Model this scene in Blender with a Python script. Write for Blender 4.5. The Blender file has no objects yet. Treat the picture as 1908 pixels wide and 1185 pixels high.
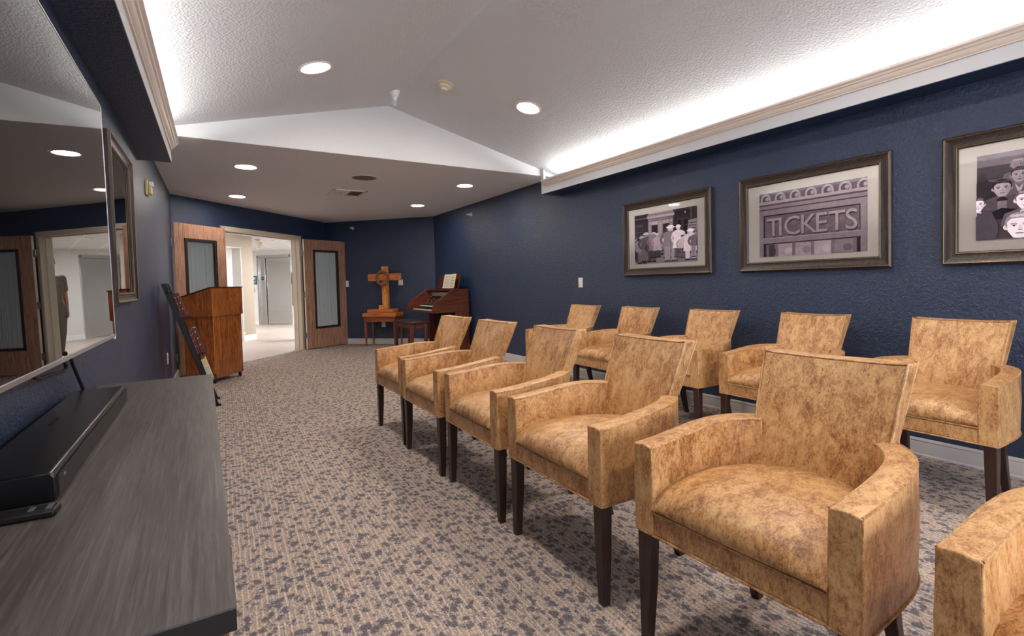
import bpy, bmesh, math, random
from mathutils import Vector, Matrix
random.seed(7)
C = bpy.context.scene.collection
S = math.sqrt(.5)
PI = math.pi

# ------------------------------------------------------------------ materials
def lin(c):
    return tuple(((v/12.92) if v <= .04045 else ((v+.055)/1.055)**2.4) for v in [x/255 for x in c])+(1,)

class NT:
    def __init__(s, name):
        s.m = bpy.data.materials.new(name); s.m.use_nodes = True
        s.t = s.m.node_tree; s.n = s.t.nodes; s.l = s.t.links
        s.b = s.n['Principled BSDF']; s.o = s.n['Material Output']
    def node(s, t, ins=None, **kw):
        n = s.n.new(t)
        for k, v in kw.items(): setattr(n, k, v)
        for k, v in (ins or {}).items():
            if isinstance(v, bpy.types.NodeSocket): s.l.new(v, n.inputs[k])
            else: n.inputs[k].default_value = v
        return n
    def coords(s, kind='Object', scale=(1, 1, 1), rot=(0, 0, 0), rnd=False):
        tc = s.node('ShaderNodeTexCoord')
        out = tc.outputs[kind]
        mp = s.node('ShaderNodeMapping', {'Vector': out, 'Scale': scale, 'Rotation': rot})
        if rnd:
            oi = s.node('ShaderNodeObjectInfo')
            mul = s.node('ShaderNodeVectorMath', {0: (17., 31., 23.), 1: oi.outputs['Random']}, operation='MULTIPLY')
            ad = s.node('ShaderNodeVectorMath', {0: mp.outputs[0], 1: mul.outputs[0]}, operation='ADD')
            return ad.outputs[0]
        return mp.outputs[0]
    def noise(s, vec, scale, detail=3, rough=.5, dist=0):
        return s.node('ShaderNodeTexNoise', {'Vector': vec, 'Scale': scale, 'Detail': detail, 'Roughness': rough, 'Distortion': dist})
    def ramp(s, fac, stops, interp='LINEAR'):
        r = s.node('ShaderNodeValToRGB', {'Fac': fac}); r.color_ramp.interpolation = interp
        e = r.color_ramp.elements
        while len(e) < len(stops): e.new(.5)
        for i, (p, c) in enumerate(stops): e[i].position = p; e[i].color = c
        return r.outputs[0]
    def mix(s, f, a, b, mode='MIX'):
        n = s.node('ShaderNodeMix', data_type='RGBA', blend_type=mode)
        for i, v in ((0, f), (6, a), (7, b)):
            if isinstance(v, bpy.types.NodeSocket): s.l.new(v, n.inputs[i])
            else: n.inputs[i].default_value = v
        return n.outputs[2]
    def bump(s, h, strength=.3, dist=.002, normal=None):
        n = s.node('ShaderNodeBump', {'Height': h, 'Strength': strength, 'Distance': dist})
        if normal: s.l.new(normal, n.inputs['Normal'])
        s.l.new(n.outputs[0], s.b.inputs['Normal']); return n.outputs[0]
    def set(s, **kw):
        for k, v in kw.items():
            k = k.replace('_', ' ')
            if isinstance(v, bpy.types.NodeSocket): s.l.new(v, s.b.inputs[k])
            else: s.b.inputs[k].default_value = v
        return s

def plain(name, c, rough=.5, metal=0., spec=.5, bump=None, **kw):
    t = NT(name); t.set(Base_Color=lin(c), Roughness=rough, Metallic=metal)
    t.b.inputs['Specular IOR Level'].default_value = spec
    v = t.coords()
    n = t.noise(v, 60 if not bump else bump[0], 3)
    t.bump(n.outputs[0], .03 if not bump else bump[1], .001 if not bump else bump[2])
    for k, vv in kw.items(): t.b.inputs[k.replace('_', ' ')].default_value = vv
    return t.m

def mat_wall():
    t = NT('navy_wall_paint'); v = t.coords()
    n1 = t.noise(v, 130, 3, .6); n2 = t.noise(v, 45, 2)
    h = t.node('ShaderNodeMath', {0: n1.outputs[0], 1: n2.outputs[0]}, operation='ADD')
    t.bump(h.outputs[0], 1., .006)
    c = t.ramp(t.noise(v, 3, 2).outputs[0], [(.3, lin((27, 46, 77))), (.7, lin((31, 52, 84)))])
    t.set(Base_Color=c, Roughness=.36); t.b.inputs['Specular IOR Level'].default_value = .75
    return t.m
def mat_ceiling(name, c, strength=.7):
    t = NT(name); v = t.coords()
    n1 = t.noise(v, 90, 4, .65); n2 = t.node('ShaderNodeTexVoronoi', {'Vector': v, 'Scale': 60})
    h = t.node('ShaderNodeMath', {0: n1.outputs[0], 1: n2.outputs[0]}, operation='ADD')
    t.bump(h.outputs[0], strength, .005)
    t.set(Base_Color=lin(c), Roughness=.85); return t.m
def mat_carpet():
    t = NT('patterned_carpet'); v = t.coords(rot=(0, 0, .03))
    sep = t.node('ShaderNodeSeparateXYZ', {0: v})
    # rib lines running along the room, broken into dashes
    wob = t.noise(v, 9, 2)
    xs = t.node('ShaderNodeMath', {0: sep.outputs[0], 1: 48.}, operation='MULTIPLY')
    xw = t.node('ShaderNodeMath', {0: wob.outputs[0], 1: .6}, operation='MULTIPLY')
    xa = t.node('ShaderNodeMath', {0: xs.outputs[0], 1: xw.outputs[0]}, operation='ADD')
    fr = t.node('ShaderNodeMath', {0: xa.outputs[0]}, operation='FRACT')
    line = t.ramp(fr.outputs[0], [(0., (.8, .8, .8, 1)), (.16, (.55, .55, .55, 1)), (.3, (0, 0, 0, 1)), (.94, (0, 0, 0, 1)), (1., (.8, .8, .8, 1))])
    vd = t.node('ShaderNodeMapping', {'Vector': v, 'Scale': (48, 110, 1)})
    dash = t.ramp(t.noise(vd.outputs[0], 1.1, 2).outputs[0], [(.38, (0, 0, 0, 1)), (.55, (1, 1, 1, 1))])
    # fine flecks
    vf = t.node('ShaderNodeMapping', {'Vector': v, 'Scale': (1, .6, 1)})
    fl = t.noise(vf.outputs[0], 150, 4, .8)
    base = t.ramp(fl.outputs[0], [(.38, lin((92, 88, 92))), (.5, lin((158, 145, 138))), (.62, lin((214, 194, 176)))])
    # warm patches
    warm = t.ramp(t.noise(v, 11, 2).outputs[0], [(.42, (0, 0, 0, 1)), (.62, (1, 1, 1, 1))])
    base = t.mix(t.mix(.45, (0, 0, 0, 1), warm), base, lin((192, 168, 148)))
    col = t.mix(line, base, t.mix(dash, base, lin((226, 212, 198))))
    # dark leopard-like blotches
    vb = t.noise(v, 34, 2, .5, 1.)
    va = t.node('ShaderNodeMapping', {'Vector': v, 'Scale': (1, .75, 1)})
    vo = t.node('ShaderNodeTexVoronoi', {'Vector': t.mix(.035, va.outputs[0], vb.outputs[1], 'ADD'), 'Scale': 27, 'Randomness': .9})
    bl = t.ramp(vo.outputs[0], [(.34, (1, 1, 1, 1)), (.50, (0, 0, 0, 1))])
    gate = t.ramp(t.noise(v, 26, 3).outputs[0], [(.36, (0, 0, 0, 1)), (.46, (1, 1, 1, 1))])
    blot = t.mix(1., bl, gate, 'MULTIPLY')
    dark = t.ramp(fl.outputs[0], [(.35, lin((64, 64, 74))), (.65, lin((112, 110, 120)))])
    col = t.mix(t.mix(.88, (0, 0, 0, 1), blot), col, dark)
    t.set(Base_Color=col, Roughness=.95); t.b.inputs['Specular IOR Level'].default_value = .1
    t.bump(fl.outputs[0], .5, .004)
    return t.m
def mat_leather(name='tan_leather', dark=0):
    t = NT(name); v = t.coords(rnd=True)
    st = t.node('ShaderNodeMapping', {'Vector': v, 'Scale': (1.2, 1.5, .7)})
    n1 = t.noise(st.outputs[0], 17, 6, .78, .6)
    n2 = t.noise(st.outputs[0], 110, 5, .8, .4)
    n3 = t.noise(v, 3.2, 2, .5, .3)
    f = t.node('ShaderNodeMath', {0: n1.outputs[0], 1: .45}, operation='MULTIPLY')
    f2 = t.node('ShaderNodeMath', {0: n2.outputs[0], 1: .38, 2: f.outputs[0]}, operation='MULTIPLY_ADD')
    f3 = t.node('ShaderNodeMath', {0: n3.outputs[0], 1: .17, 2: f2.outputs[0]}, operation='MULTIPLY_ADD')
    k = .93 if dark else 1.
    g = lambda c: lin(tuple(x*k for x in c))
    col = t.ramp(f3.outputs[0], [(.40, g((134, 88, 48))), (.455, g((174, 124, 76))), (.51, g((202, 156, 104))), (.60, g((222, 181, 128)))])
    vo = t.node('ShaderNodeTexVoronoi', {'Vector': v, 'Scale': 170}, feature='DISTANCE_TO_EDGE')
    cr = t.ramp(vo.outputs[0], [(0, (1, 1, 1, 1)), (.10, (0, 0, 0, 1))])
    gate = t.ramp(f3.outputs[0], [(.44, (1, 1, 1, 1)), (.54, (0, 0, 0, 1))])
    crk = t.mix(1., cr, gate, 'MULTIPLY')
    col = t.mix(t.mix(.65, (0, 0, 0, 1), crk), col, g((98, 54, 24)))
    t.set(Base_Color=col, Roughness=.38); t.b.inputs['Specular IOR Level'].default_value = .5
    h = t.node('ShaderNodeMath', {0: vo.outputs[0], 1: n2.outputs[0]}, operation='ADD')
    t.bump(h.outputs[0], .3, .0015)
    return t.m
def mat_wood(name, cols, axis=2, scale=1., rough=.4, streak=14, bump=.15, spec=.5, rings=True, kind='Object'):
    # grain runs along `axis`
    t = NT(name)
    sc = [streak*scale]*3; sc[axis] = 1.1*scale
    v = t.coords(kind, scale=tuple(sc), rnd=False)
    n = t.noise(v, 1.6, 5, .6, .6)
    sc2 = [110*scale]*3; sc2[axis] = 4*scale
    v2 = t.coords(kind, scale=tuple(sc2))
    n2 = t.noise(v2, 1., 3, .6)
    if rings:
        sn = t.node('ShaderNodeMath', {0: n.outputs[0], 1: 42.}, operation='MULTIPLY')
        sn = t.node('ShaderNodeMath', {0: sn.outputs[0]}, operation='SINE')
        sn = t.node('ShaderNodeMath', {0: sn.outputs[0], 1: .10, 2: n.outputs[0]}, operation='MULTIPLY_ADD')
        f0 = sn.outputs[0]
    else: f0 = n.outputs[0]
    f = t.node('ShaderNodeMath', {0: n2.outputs[0], 1: .5}, operation='MULTIPLY')
    f = t.node('ShaderNodeMath', {0: f0, 1: .55, 2: f.outputs[0]}, operation='MULTIPLY_ADD')
    col = t.ramp(f.outputs[0], [(.36, lin(cols[0])), (.52, lin(cols[1])), (.68, lin(cols[2]))])
    t.set(Base_Color=col, Roughness=rough); t.b.inputs['Specular IOR Level'].default_value = spec
    t.bump(f.outputs[0], bump, .001); return t.m
def mat_emit(name, c, strength):
    t = NT(name)
    t.set(Base_Color=(.8, .8, .8, 1), Emission_Color=lin(c), Emission_Strength=strength); return t.m
def mat_pane(name, tint=(1, 1, 1, 1), wire=False):
    t = NT(name); t.n.remove(t.b)
    tr = t.node('ShaderNodeBsdfTransparent', {'Color': tint})
    gl = t.node('ShaderNodeBsdfGlossy', {'Roughness': .02})
    fr = t.node('ShaderNodeFresnel', {'IOR': 1.33})
    mx = t.node('ShaderNodeMixShader', {0: fr.outputs[0], 1: tr.outputs[0], 2: gl.outputs[0]})
    out = mx.outputs[0]
    if wire:
        v = t.coords(); sep = t.node('ShaderNodeSeparateXYZ', {0: v})
        ms = []
        for sgn in ('ADD', 'SUBTRACT'):
            a = t.node('ShaderNodeMath', {0: sep.outputs[0], 1: sep.outputs[2]}, operation=sgn)
            a = t.node('ShaderNodeMath', {0: a.outputs[0], 1: 62.}, operation='MULTIPLY')
            a = t.node('ShaderNodeMath', {0: a.outputs[0]}, operation='FRACT')
            a = t.node('ShaderNodeMath', {0: a.outputs[0], 1: .07}, operation='LESS_THAN')
            ms.append(a.outputs[0])
        w = t.node('ShaderNodeMath', {0: ms[0], 1: ms[1]}, operation='MAXIMUM')
        d = t.node('ShaderNodeBsdfPrincipled', {'Base Color': lin((96, 100, 102)), 'Metallic': .6, 'Roughness': .5})
        m2 = t.node('ShaderNodeMixShader', {0: w.outputs[0], 1: out, 2: d.outputs[0]}); out = m2.outputs[0]
    t.l.new(out, t.o.inputs[0]); return t.m

M = {}
M['navy'] = mat_wall()
M['vault'] = mat_ceiling('sprayed_ceiling', (212, 213, 215))
M['lowceil'] = mat_ceiling('sprayed_low_ceiling', (232, 230, 229), .35)
M['gable'] = plain('smooth_ceiling_paint', (220, 220, 220), .7)
M['fascia'] = plain('pale_fascia_paint', (196, 198, 202), .5)
M['trim'] = plain('cream_trim_paint', (222, 210, 198), .35)
M['casing'] = plain('cream_casing_paint', (214, 202, 182), .4)
M['base'] = plain('pale_baseboard_vinyl', (200, 196, 194), .4)
M['carpet'] = mat_carpet()
M['leather'] = mat_leather()
M['piping'] = mat_leather('tan_leather_piping', 1)
M['legwood'] = mat_wood('espresso_wood', [(34, 20, 16), (50, 31, 25), (66, 42, 33)], 2, 1, .35, bump=.05)
M['cabtop'] = mat_wood('charcoal_oak_laminate', [(60, 56, 54), (76, 71, 69), (98, 92, 88)], 1, 1.5, .42, 48, .15, .45)
M['cabbody'] = mat_wood('brown_cabinet_wood', [(52, 34, 24), (84, 56, 38), (110, 78, 54)], 2, 1, .45)
M['black'] = plain('black_plastic', (9, 9, 10), .5, 0, .35)
M['edge'] = plain('black_edge_band', (20, 19, 19), .45)
M['gloss'] = plain('satin_black', (9, 9, 11), .28)
M['bronze'] = mat_wood('bronzed_frame_wood', [(28, 21, 18), (48, 38, 33), (80, 69, 62)], 1, 1.2, .38, 30, .3)
M['bronzev'] = mat_wood('bronzed_frame_wood_upright', [(28, 21, 18), (48, 38, 33), (80, 69, 62)], 2, 1.2, .38, 30, .3)
M['gilt'] = plain('worn_gilt', (150, 128, 104), .35, .8)
M['mat'] = plain('cream_mat_board', (243, 238, 232), .8)
M['pane'] = mat_pane('picture_glass')
M['wiredglass'] = mat_pane('wired_door_glass', (.98, 1, 1, 1), True)
M['doorwood'] = mat_wood('walnut_door_laminate', [(112, 78, 60), (160, 120, 98), (194, 154, 128)], 2, 1.3, .42, 22, .08)
M['doordark'] = plain('dark_bronze_metal', (56, 48, 44), .4, .5)
M['curtain'] = plain('pale_grey_curtain', (236, 240, 242), .9, bump=(300, .2, .001))
def mat_steel():
    t = NT('brushed_steel'); v = t.coords(scale=(1.2, 1.2, 26))
    n = t.noise(v, 1., 3, .6); n2 = t.noise(t.coords(scale=(6, 6, 400)), 1., 2)
    h = t.node('ShaderNodeMath', {0: n.outputs[0], 1: n2.outputs[0]}, operation='ADD')
    t.bump(h.outputs[0], .12, .004)
    t.set(Base_Color=lin((214, 214, 214)), Roughness=.14, Metallic=1.); return t.m
M['steel'] = mat_steel()
M['hinge'] = plain('satin_nickel', (190, 190, 192), .3, .9)
M['lectern'] = mat_wood('red_oak_veneer', [(84, 40, 14), (140, 76, 32), (182, 112, 56)], 2, 1.7, .38, 12, .1)
M['lectop'] = plain('dark_lectern_top', (44, 28, 22), .3)
M['mahog'] = mat_wood('mahogany_veneer', [(60, 24, 14), (92, 42, 24), (120, 60, 36)], 0, 1, .3, 12, .05)
M['mahogz'] = mat_wood('mahogany_upright', [(60, 24, 14), (92, 42, 24), (120, 60, 36)], 2, 1, .3, 12, .05)
M['honey'] = mat_wood('honey_pine', [(158, 84, 34), (214, 138, 66), (240, 176, 102)], 2, 1.4, .35, 14, .05)
M['honeyx'] = mat_wood('honey_pine_level', [(140, 70, 30), (190, 106, 50), (220, 146, 78)], 0, 1.4, .35, 14, .05)
M['tabwood'] = mat_wood('reddish_table_wood', [(96, 46, 26), (134, 70, 42), (160, 92, 58)], 0, 1, .4, 12, .05)
M['vine'] = plain('dry_brown_vine', (124, 90, 54), .7)
M['benchtop'] = plain('dark_leatherette', (58, 40, 36), .35)
M['ivory'] = plain('ivory_key', (226, 222, 210), .3)
M['paper'] = plain('sheet_paper', (228, 220, 200), .8)
M['ink'] = plain('printed_ink', (60, 56, 54), .8)
M['maroon'] = plain('maroon_book_cloth', (88, 36, 34), .6, bump=(400, .2, .001))
M['plate'] = plain('ivory_wall_plate', (222, 214, 190), .4)
M['whiteplate'] = plain('white_wall_plate', (236, 234, 230), .4)
M['beige'] = plain('beige_device_plastic', (214, 190, 140), .45)
M['clear'] = plain('frosted_lens', (226, 226, 230), .15)
M['cream'] = plain('cream_plastic', (222, 210, 188), .45)
M['white'] = plain('white_plastic', (236, 236, 236), .4)
M['grille'] = plain('speaker_grille_cloth', (112, 100, 92), .7)
M['ventdark'] = plain('dark_duct', (22, 18, 16), .9)
M['lampring'] = plain('white_lamp_ring', (232, 226, 220), .4)
M['lamp'] = mat_emit('downlight_glow', (255, 242, 230), 95)
M['lamplow'] = mat_emit('low_downlight_glow', (255, 242, 230), 70)
M['strip'] = mat_emit('cove_strip_glow', (250, 249, 246), 24)
M['troffer'] = mat_emit('troffer_glow', (244, 248, 255), 24)
M['corrwall'] = plain('warm_white_wall', (228, 226, 218), .8)
M['beigewall'] = plain('beige_corridor_wall', (192, 176, 156), .8)
M['corrbase'] = plain('white_baseboard', (236, 234, 230), .4)
M['sign'] = plain('blue_sign', (34, 88, 120), .4)
M['gridline'] = plain('ceiling_grid_white', (236, 236, 234), .6)
M['cord'] = plain('black_cord', (14, 14, 16), .5)

def mat_tiles():
    t = NT('ceiling_tiles'); v = t.coords(rot=(0, 0, .25))
    br = t.node('ShaderNodeTexBrick', {'Vector': v, 'Color1': lin((206, 206, 206)), 'Color2': lin((212, 212, 212)), 'Mortar': lin((240, 240, 240)), 'Scale': 1., 'Mortar Size': .012, 'Brick Width': .61, 'Row Height': .61}, offset=0.)
    n = t.noise(v, 300, 2)
    t.set(Base_Color=br.outputs[0], Roughness=.9); t.bump(n.outputs[0], .3, .002); return t.m
M['tiles'] = mat_tiles()
def mat_planks():
    t = NT('pale_plank_floor'); v = t.coords(rot=(0, 0, .78))
    br = t.node('ShaderNodeTexBrick', {'Vector': v, 'Color1': lin((176, 158, 146)), 'Color2': lin((192, 174, 160)), 'Mortar': lin((150, 132, 120)), 'Scale': 1., 'Mortar Size': .002, 'Brick Width': 1.2, 'Row Height': .18}, offset=.4)
    mp = t.node('ShaderNodeMapping', {'Vector': v, 'Scale': (1.5, 22, 1)})
    n = t.noise(mp.outputs[0], 1.5, 4, .6, .5)
    g = t.ramp(n.outputs[0], [(.3, lin((170, 154, 142))), (.7, lin((206, 192, 180)))])
    t.set(Base_Color=t.mix(.45, br.outputs[0], g), Roughness=.4); return t.m
M['planks'] = mat_planks()
def mat_perf():
    t = NT('perforated_grille'); v = t.coords(scale=(1, 1, 1))
    vo = t.node('ShaderNodeTexVoronoi', {'Vector': v, 'Scale': 330, 'Randomness': 0.})
    c = t.ramp(vo.outputs[0], [(.3, lin((8, 8, 9))), (.5, lin((44, 43, 44)))])
    t.set(Base_Color=c, Roughness=.45, Metallic=.3); return t.m
M['perf'] = mat_perf()
def mat_screen():
    t = NT('dark_tv_screen'); v = t.coords()
    t.set(Base_Color=(.003, .003, .004, 1), Roughness=.008); t.b.inputs['Specular IOR Level'].default_value = .55
    return t.m
M['screen'] = mat_screen()

# ------------------------------------------------------------------ mesh helpers
def B(): return bmesh.new()
def box(bm, x0, x1, y0, y1, z0, z1, T=None, mi=0):
    vs = [bm.verts.new((x, y, z)) for z in (z0, z1) for y in (y0, y1) for x in (x0, x1)]
    if T is not None:
        for v in vs: v.co = T @ v.co
    for f in ((0, 2, 3, 1), (4, 5, 7, 6), (0, 1, 5, 4), (2, 6, 7, 3), (0, 4, 6, 2), (1, 3, 7, 5)):
        fc = bm.faces.new([vs[i] for i in f]); fc.material_index = mi
    return vs
def prism(bm, poly, d0, d1, mapf, mi=0):
    """poly of (a,b) swept from d0 to d1; mapf(a,b,d)->xyz"""
    r0 = [bm.verts.new(mapf(a, b, d0)) for a, b in poly]; r1 = [bm.verts.new(mapf(a, b, d1)) for a, b in poly]
    n = len(poly)
    fs = [bm.faces.new(r0[::-1]), bm.faces.new(r1)]
    for i in range(n): fs.append(bm.faces.new([r0[i], r0[(i+1) % n], r1[(i+1) % n], r1[i]]))
    for f in fs: f.material_index = mi
def tube(bm, pts, r, seg=8, closed=False, mi=0):
    pts = [Vector(p) for p in pts]; n = len(pts); rings = []
    rr = r if isinstance(r, (list, tuple)) else [r]*n
    prev = None
    for i, p in enumerate(pts):
        if closed: d = pts[(i+1) % n]-pts[i-1]
        else: d = pts[min(i+1, n-1)]-pts[max(i-1, 0)]
        d.normalize()
        if prev is None:
            a = Vector((0, 0, 1)) if abs(d.z) < .9 else Vector((1, 0, 0))
            u = d.cross(a).normalized()
        else: u = (prev-d*prev.dot(d)).normalized()
        prev = u; w = d.cross(u)
        rings.append([bm.verts.new(p+(u*math.cos(2*PI*k/seg)+w*math.sin(2*PI*k/seg))*rr[i]) for k in range(seg)])
    for i in range(n if closed else n-1):
        a, b = rings[i], rings[(i+1) % n]
        for k in range(seg):
            f = bm.faces.new([a[k], a[(k+1) % seg], b[(k+1) % seg], b[k]]); f.material_index = mi
    if not closed:
        bm.faces.new(rings[0][::-1]).material_index = mi; bm.faces.new(rings[-1]).material_index = mi
def lathe(bm, prof, T=None, seg=32, mi=0):
    """prof list of (r,z) around z"""
    rings = []
    for r, z in prof:
        if r < 1e-6: rings.append([bm.verts.new((0, 0, z))])
        else: rings.append([bm.verts.new((r*math.cos(2*PI*k/seg), r*math.sin(2*PI*k/seg), z)) for k in range(seg)])
    if T is not None:
        for rg in rings:
            for v in rg: v.co = T @ v.co
    for a, b in zip(rings, rings[1:]):
        for k in range(seg):
            q = [a[k % len(a)], a[(k+1) % len(a)], b[(k+1) % len(b)], b[k % len(b)]]
            q = list(dict.fromkeys(q))
            if len(q) > 2: bm.faces.new(q).material_index = mi
def obj(name, bm, mats, parent=None, bevel=0, seg=2, smooth=True, ang=35, recalc=True, sub=0):
    if recalc: bmesh.ops.recalc_face_normals(bm, faces=bm.faces)
    me = bpy.data.meshes.new(name)
    if smooth:
        for f in bm.faces: f.smooth = True
        for e in bm.edges:
            if len(e.link_faces) == 2 and e.calc_face_angle(0) > math.radians(ang): e.smooth = False
    bm.to_mesh(me); bm.free()
    for m in (mats if isinstance(mats, (list, tuple)) else [mats]): me.materials.append(M[m] if isinstance(m, str) else m)
    o = bpy.data.objects.new(name, me); C.objects.link(o)
    if parent: o.parent = parent
    if bevel:
        md = o.modifiers.new('bevel', 'BEVEL'); md.width = bevel; md.segments = seg; md.limit_method = 'ANGLE'; md.angle_limit = math.radians(32); md.harden_normals = False
    if sub:
        md = o.modifiers.new('sub', 'SUBSURF'); md.levels = sub; md.render_levels = sub
    return o
def thing(name, label, cat, loc=(0, 0, 0), rz=0, group=None):
    o = bpy.data.objects.new(name, None); C.objects.link(o); o.location = loc; o.rotation_euler = (0, 0, rz)
    return tag(o, label, cat, group)
def tag(o, label, cat, group=None):
    o['label'] = label; o['category'] = cat
    if group: o['group'] = group
    return o
def struct(name, bm, m, parent=None, bevel=0, **kw):
    o = obj(name, bm, m, parent, bevel, **kw)
    if not parent: o['kind'] = 'structure'
    return o
def dup(root, loc, rz, label, group=None):
    r = root.copy(); C.objects.link(r); r.location = loc; r.rotation_euler = (0, 0, rz); r['label'] = label
    if group: r['group'] = group
    for ch in list(root.children):
        c = ch.copy(); C.objects.link(c); c.parent = r
        for g in list(ch.children):
            d = g.copy(); C.objects.link(d); d.parent = c
    return r

# ------------------------------------------------------------------ room layout
W, L, A = 3.988, -.508, .0186          # right wall x, left wall x = L + A*y
WC, LC = 3.766, -.293                  # cove faces
ZS, ZC = 2.334, 2.576                  # cove soffit height, low ceiling height
YG, YB = 5.345, -2.6
DA = Vector((-.35, 8.55, 0))           # door wall start; runs along (S,S)
MC = Vector((2.264, 11.145, 0))        # corner between door wall and back wall; back wall runs along (S,-S)
def wl(y, off=0): return L+A*y+off
def dwp(t, n, z): return Vector((DA.x+t*S+n*S, DA.y+t*S-n*S, z))       # n>0 into the room
def bwp(t, n, z): return Vector((MC.x+t*S-n*S, MC.y-t*S-n*S, z))
TD = Matrix.Translation(DA) @ Matrix.Rotation(PI/4, 4, 'Z')           # x along wall, -y into room
TB = Matrix.Translation(MC) @ Matrix.Rotation(-PI/4, 4, 'Z')
RC = Vector((W, MC.y-(W-MC.x), 0))     # right/back corner

# floors
room_poly = [(wl(YB)-.1, YB-.1), (W+.1, YB-.1), (W+.1, RC.y+.05), (MC.x, MC.y+.1), (DA.x-.1, DA.y)]
b = B(); prism(b, [(wl(YB), YB), (W, YB), (W, RC.y), (MC.x, MC.y), (DA.x+.0, DA.y)], -.1, 0, lambda a, c, d: (a, c, d)); struct('floor', b, 'carpet', smooth=False)
b = B(); prism(b, [(DA.x, DA.y), (MC.x, MC.y), (7.5, 11.145), (7.5, 24), (-4.5, 24), (-4.5, 7.9), (-.55, 7.9), (-.55, 8.55)], -.1, 0, lambda a, c, d: (a, c, d)); struct('floor_corridor', b, 'planks', smooth=False)
# right wall
b = B(); box(b, W, W+.12, YB, RC.y+.05, 0, 2.8); struct('wall_right', b, 'navy', smooth=False)
b = B(); prism(b, [(wl(YB), YB), (wl(DA.y), DA.y), (wl(DA.y)-.12, DA.y+.05), (wl(YB)-.12, YB)], 0, 2.8, lambda a, c, d: (a, c, d)); struct('wall_left', b, 'navy', smooth=False)
b = B(); box(b, -.9, .35, YB-.12, YB, 0, 3.3); box(b, 3.35, W+.3, YB-.12, YB, 0, 3.3); box(b, .35, 3.35, YB-.12, YB, 0, .85); box(b, .35, 3.35, YB-.12, YB, 2.25, 3.3); struct('wall_rear', b, 'navy', smooth=False)
# invented window behind the viewer, added to let in fill light
t = bpy.data.objects.new('fill_window_1', None); C.objects.link(t); t['kind'] = 'structure'
b = B()
for x0, x1, z0, z1 in ((.35, .41, .85, 2.25), (3.29, 3.35, .85, 2.25), (1.82, 1.88, .85, 2.25), (.35, 3.35, .85, .91), (.35, 3.35, 2.19, 2.25)): box(b, x0, x1, YB-.10, YB+.01, z0, z1)
obj('window_frame', b, 'trim', t, bevel=.003)
b = B(); box(b, .41, 3.29, YB-.06, YB-.054, .91, 2.19); obj('fill_window_pane', b, 'pane', t, smooth=False)
DT0, DT1, DZ = .93, 2.75, 2.145
DWL = (MC-DA).length
b = B()
box(b, -.05, DT0-.02, 0, .14, 0, 2.75, TD); box(b, DT1+.02, DWL+.06, 0, .14, 0, 2.75, TD); box(b, DT0-.02, DT1+.02, 0, .14, DZ+.02, 2.75, TD)
struct('wall_entrance', b, ['navy'], smooth=False)
BWL = (RC-MC).length
b = B(); box(b, -.05, BWL+.1, 0, .12, 0, 2.75, TB); struct('wall_back', b, 'navy', smooth=False)
# baseboards with a small cap and a shoe line
def bb_profile(h=.115):
    return [(0, 0), (.018, 0), (.018, .010), (.013, .014), (.013, h-.03), (.010, h-.022), (.014, h-.016), (.010, h-.004), (.006, h), (0, h)]
b = B(); prism(b, bb_profile(), YB, RC.y-.01, lambda a, c, d: (W-a, d, c)); struct('baseboard_right', b, 'base')
b = B(); prism(b, bb_profile(), .01, BWL-.01, lambda a, c, d: tuple(bwp(d, a, c))); struct('baseboard_back', b, 'base')
b = B(); prism(b, bb_profile(), YB, DA.y-.05, lambda a, c, d: (wl(d)+a, d, c)); struct('baseboard_left', b, 'base')
b = B(); prism(b, bb_profile(), DT1+.15, DWL-.01, lambda a, c, d: tuple(dwp(d, a, c))); prism(b, bb_profile(), .01, DT0-.14, lambda a, c, d: tuple(dwp(d, a, c))); struct('baseboard_entrance', b, 'base')
# low ceiling
b = B(); prism(b, [(wl(YG)-.05, YG+.003), (W+.05, YG+.003), (W+.05, RC.y+.05), (MC.x, MC.y+.08), (DA.x-.08, DA.y)], ZC, ZC+.06, lambda a, c, d: (a, c, d)); struct('ceiling_low', b, 'lowceil', smooth=False)
# vaulted ceiling
RX, RZ = 1.77, 3.148
SR = (RZ-2.655)/(WC-RX); SL = (RZ-2.66)/(RX+.18)
def vz(x): return RZ-SR*(x-RX) if x > RX else RZ-SL*(RX-x)
xl, xr = -.75, W+.12
b = B(); prism(b, [(xl, vz(xl)), (RX, RZ), (xr, vz(xr)), (xr, vz(xr)+.1), (RX, RZ+.1), (xl, vz(xl)+.1)], YB, YG+.02, lambda a, c, d: (a, d, c)); struct('ceiling_vault', b, 'vault', smooth=False)
b = B(); prism(b, [(-.413, ZC+.003), (W-.001, ZC+.003), (W-.001, vz(W)+.01), (RX, RZ+.01), (-.413, vz(-.413)+.01)], YG, YG+.045, lambda a, c, d: (a, d, c)); struct('wall_gable', b, 'gable', smooth=False)
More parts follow.
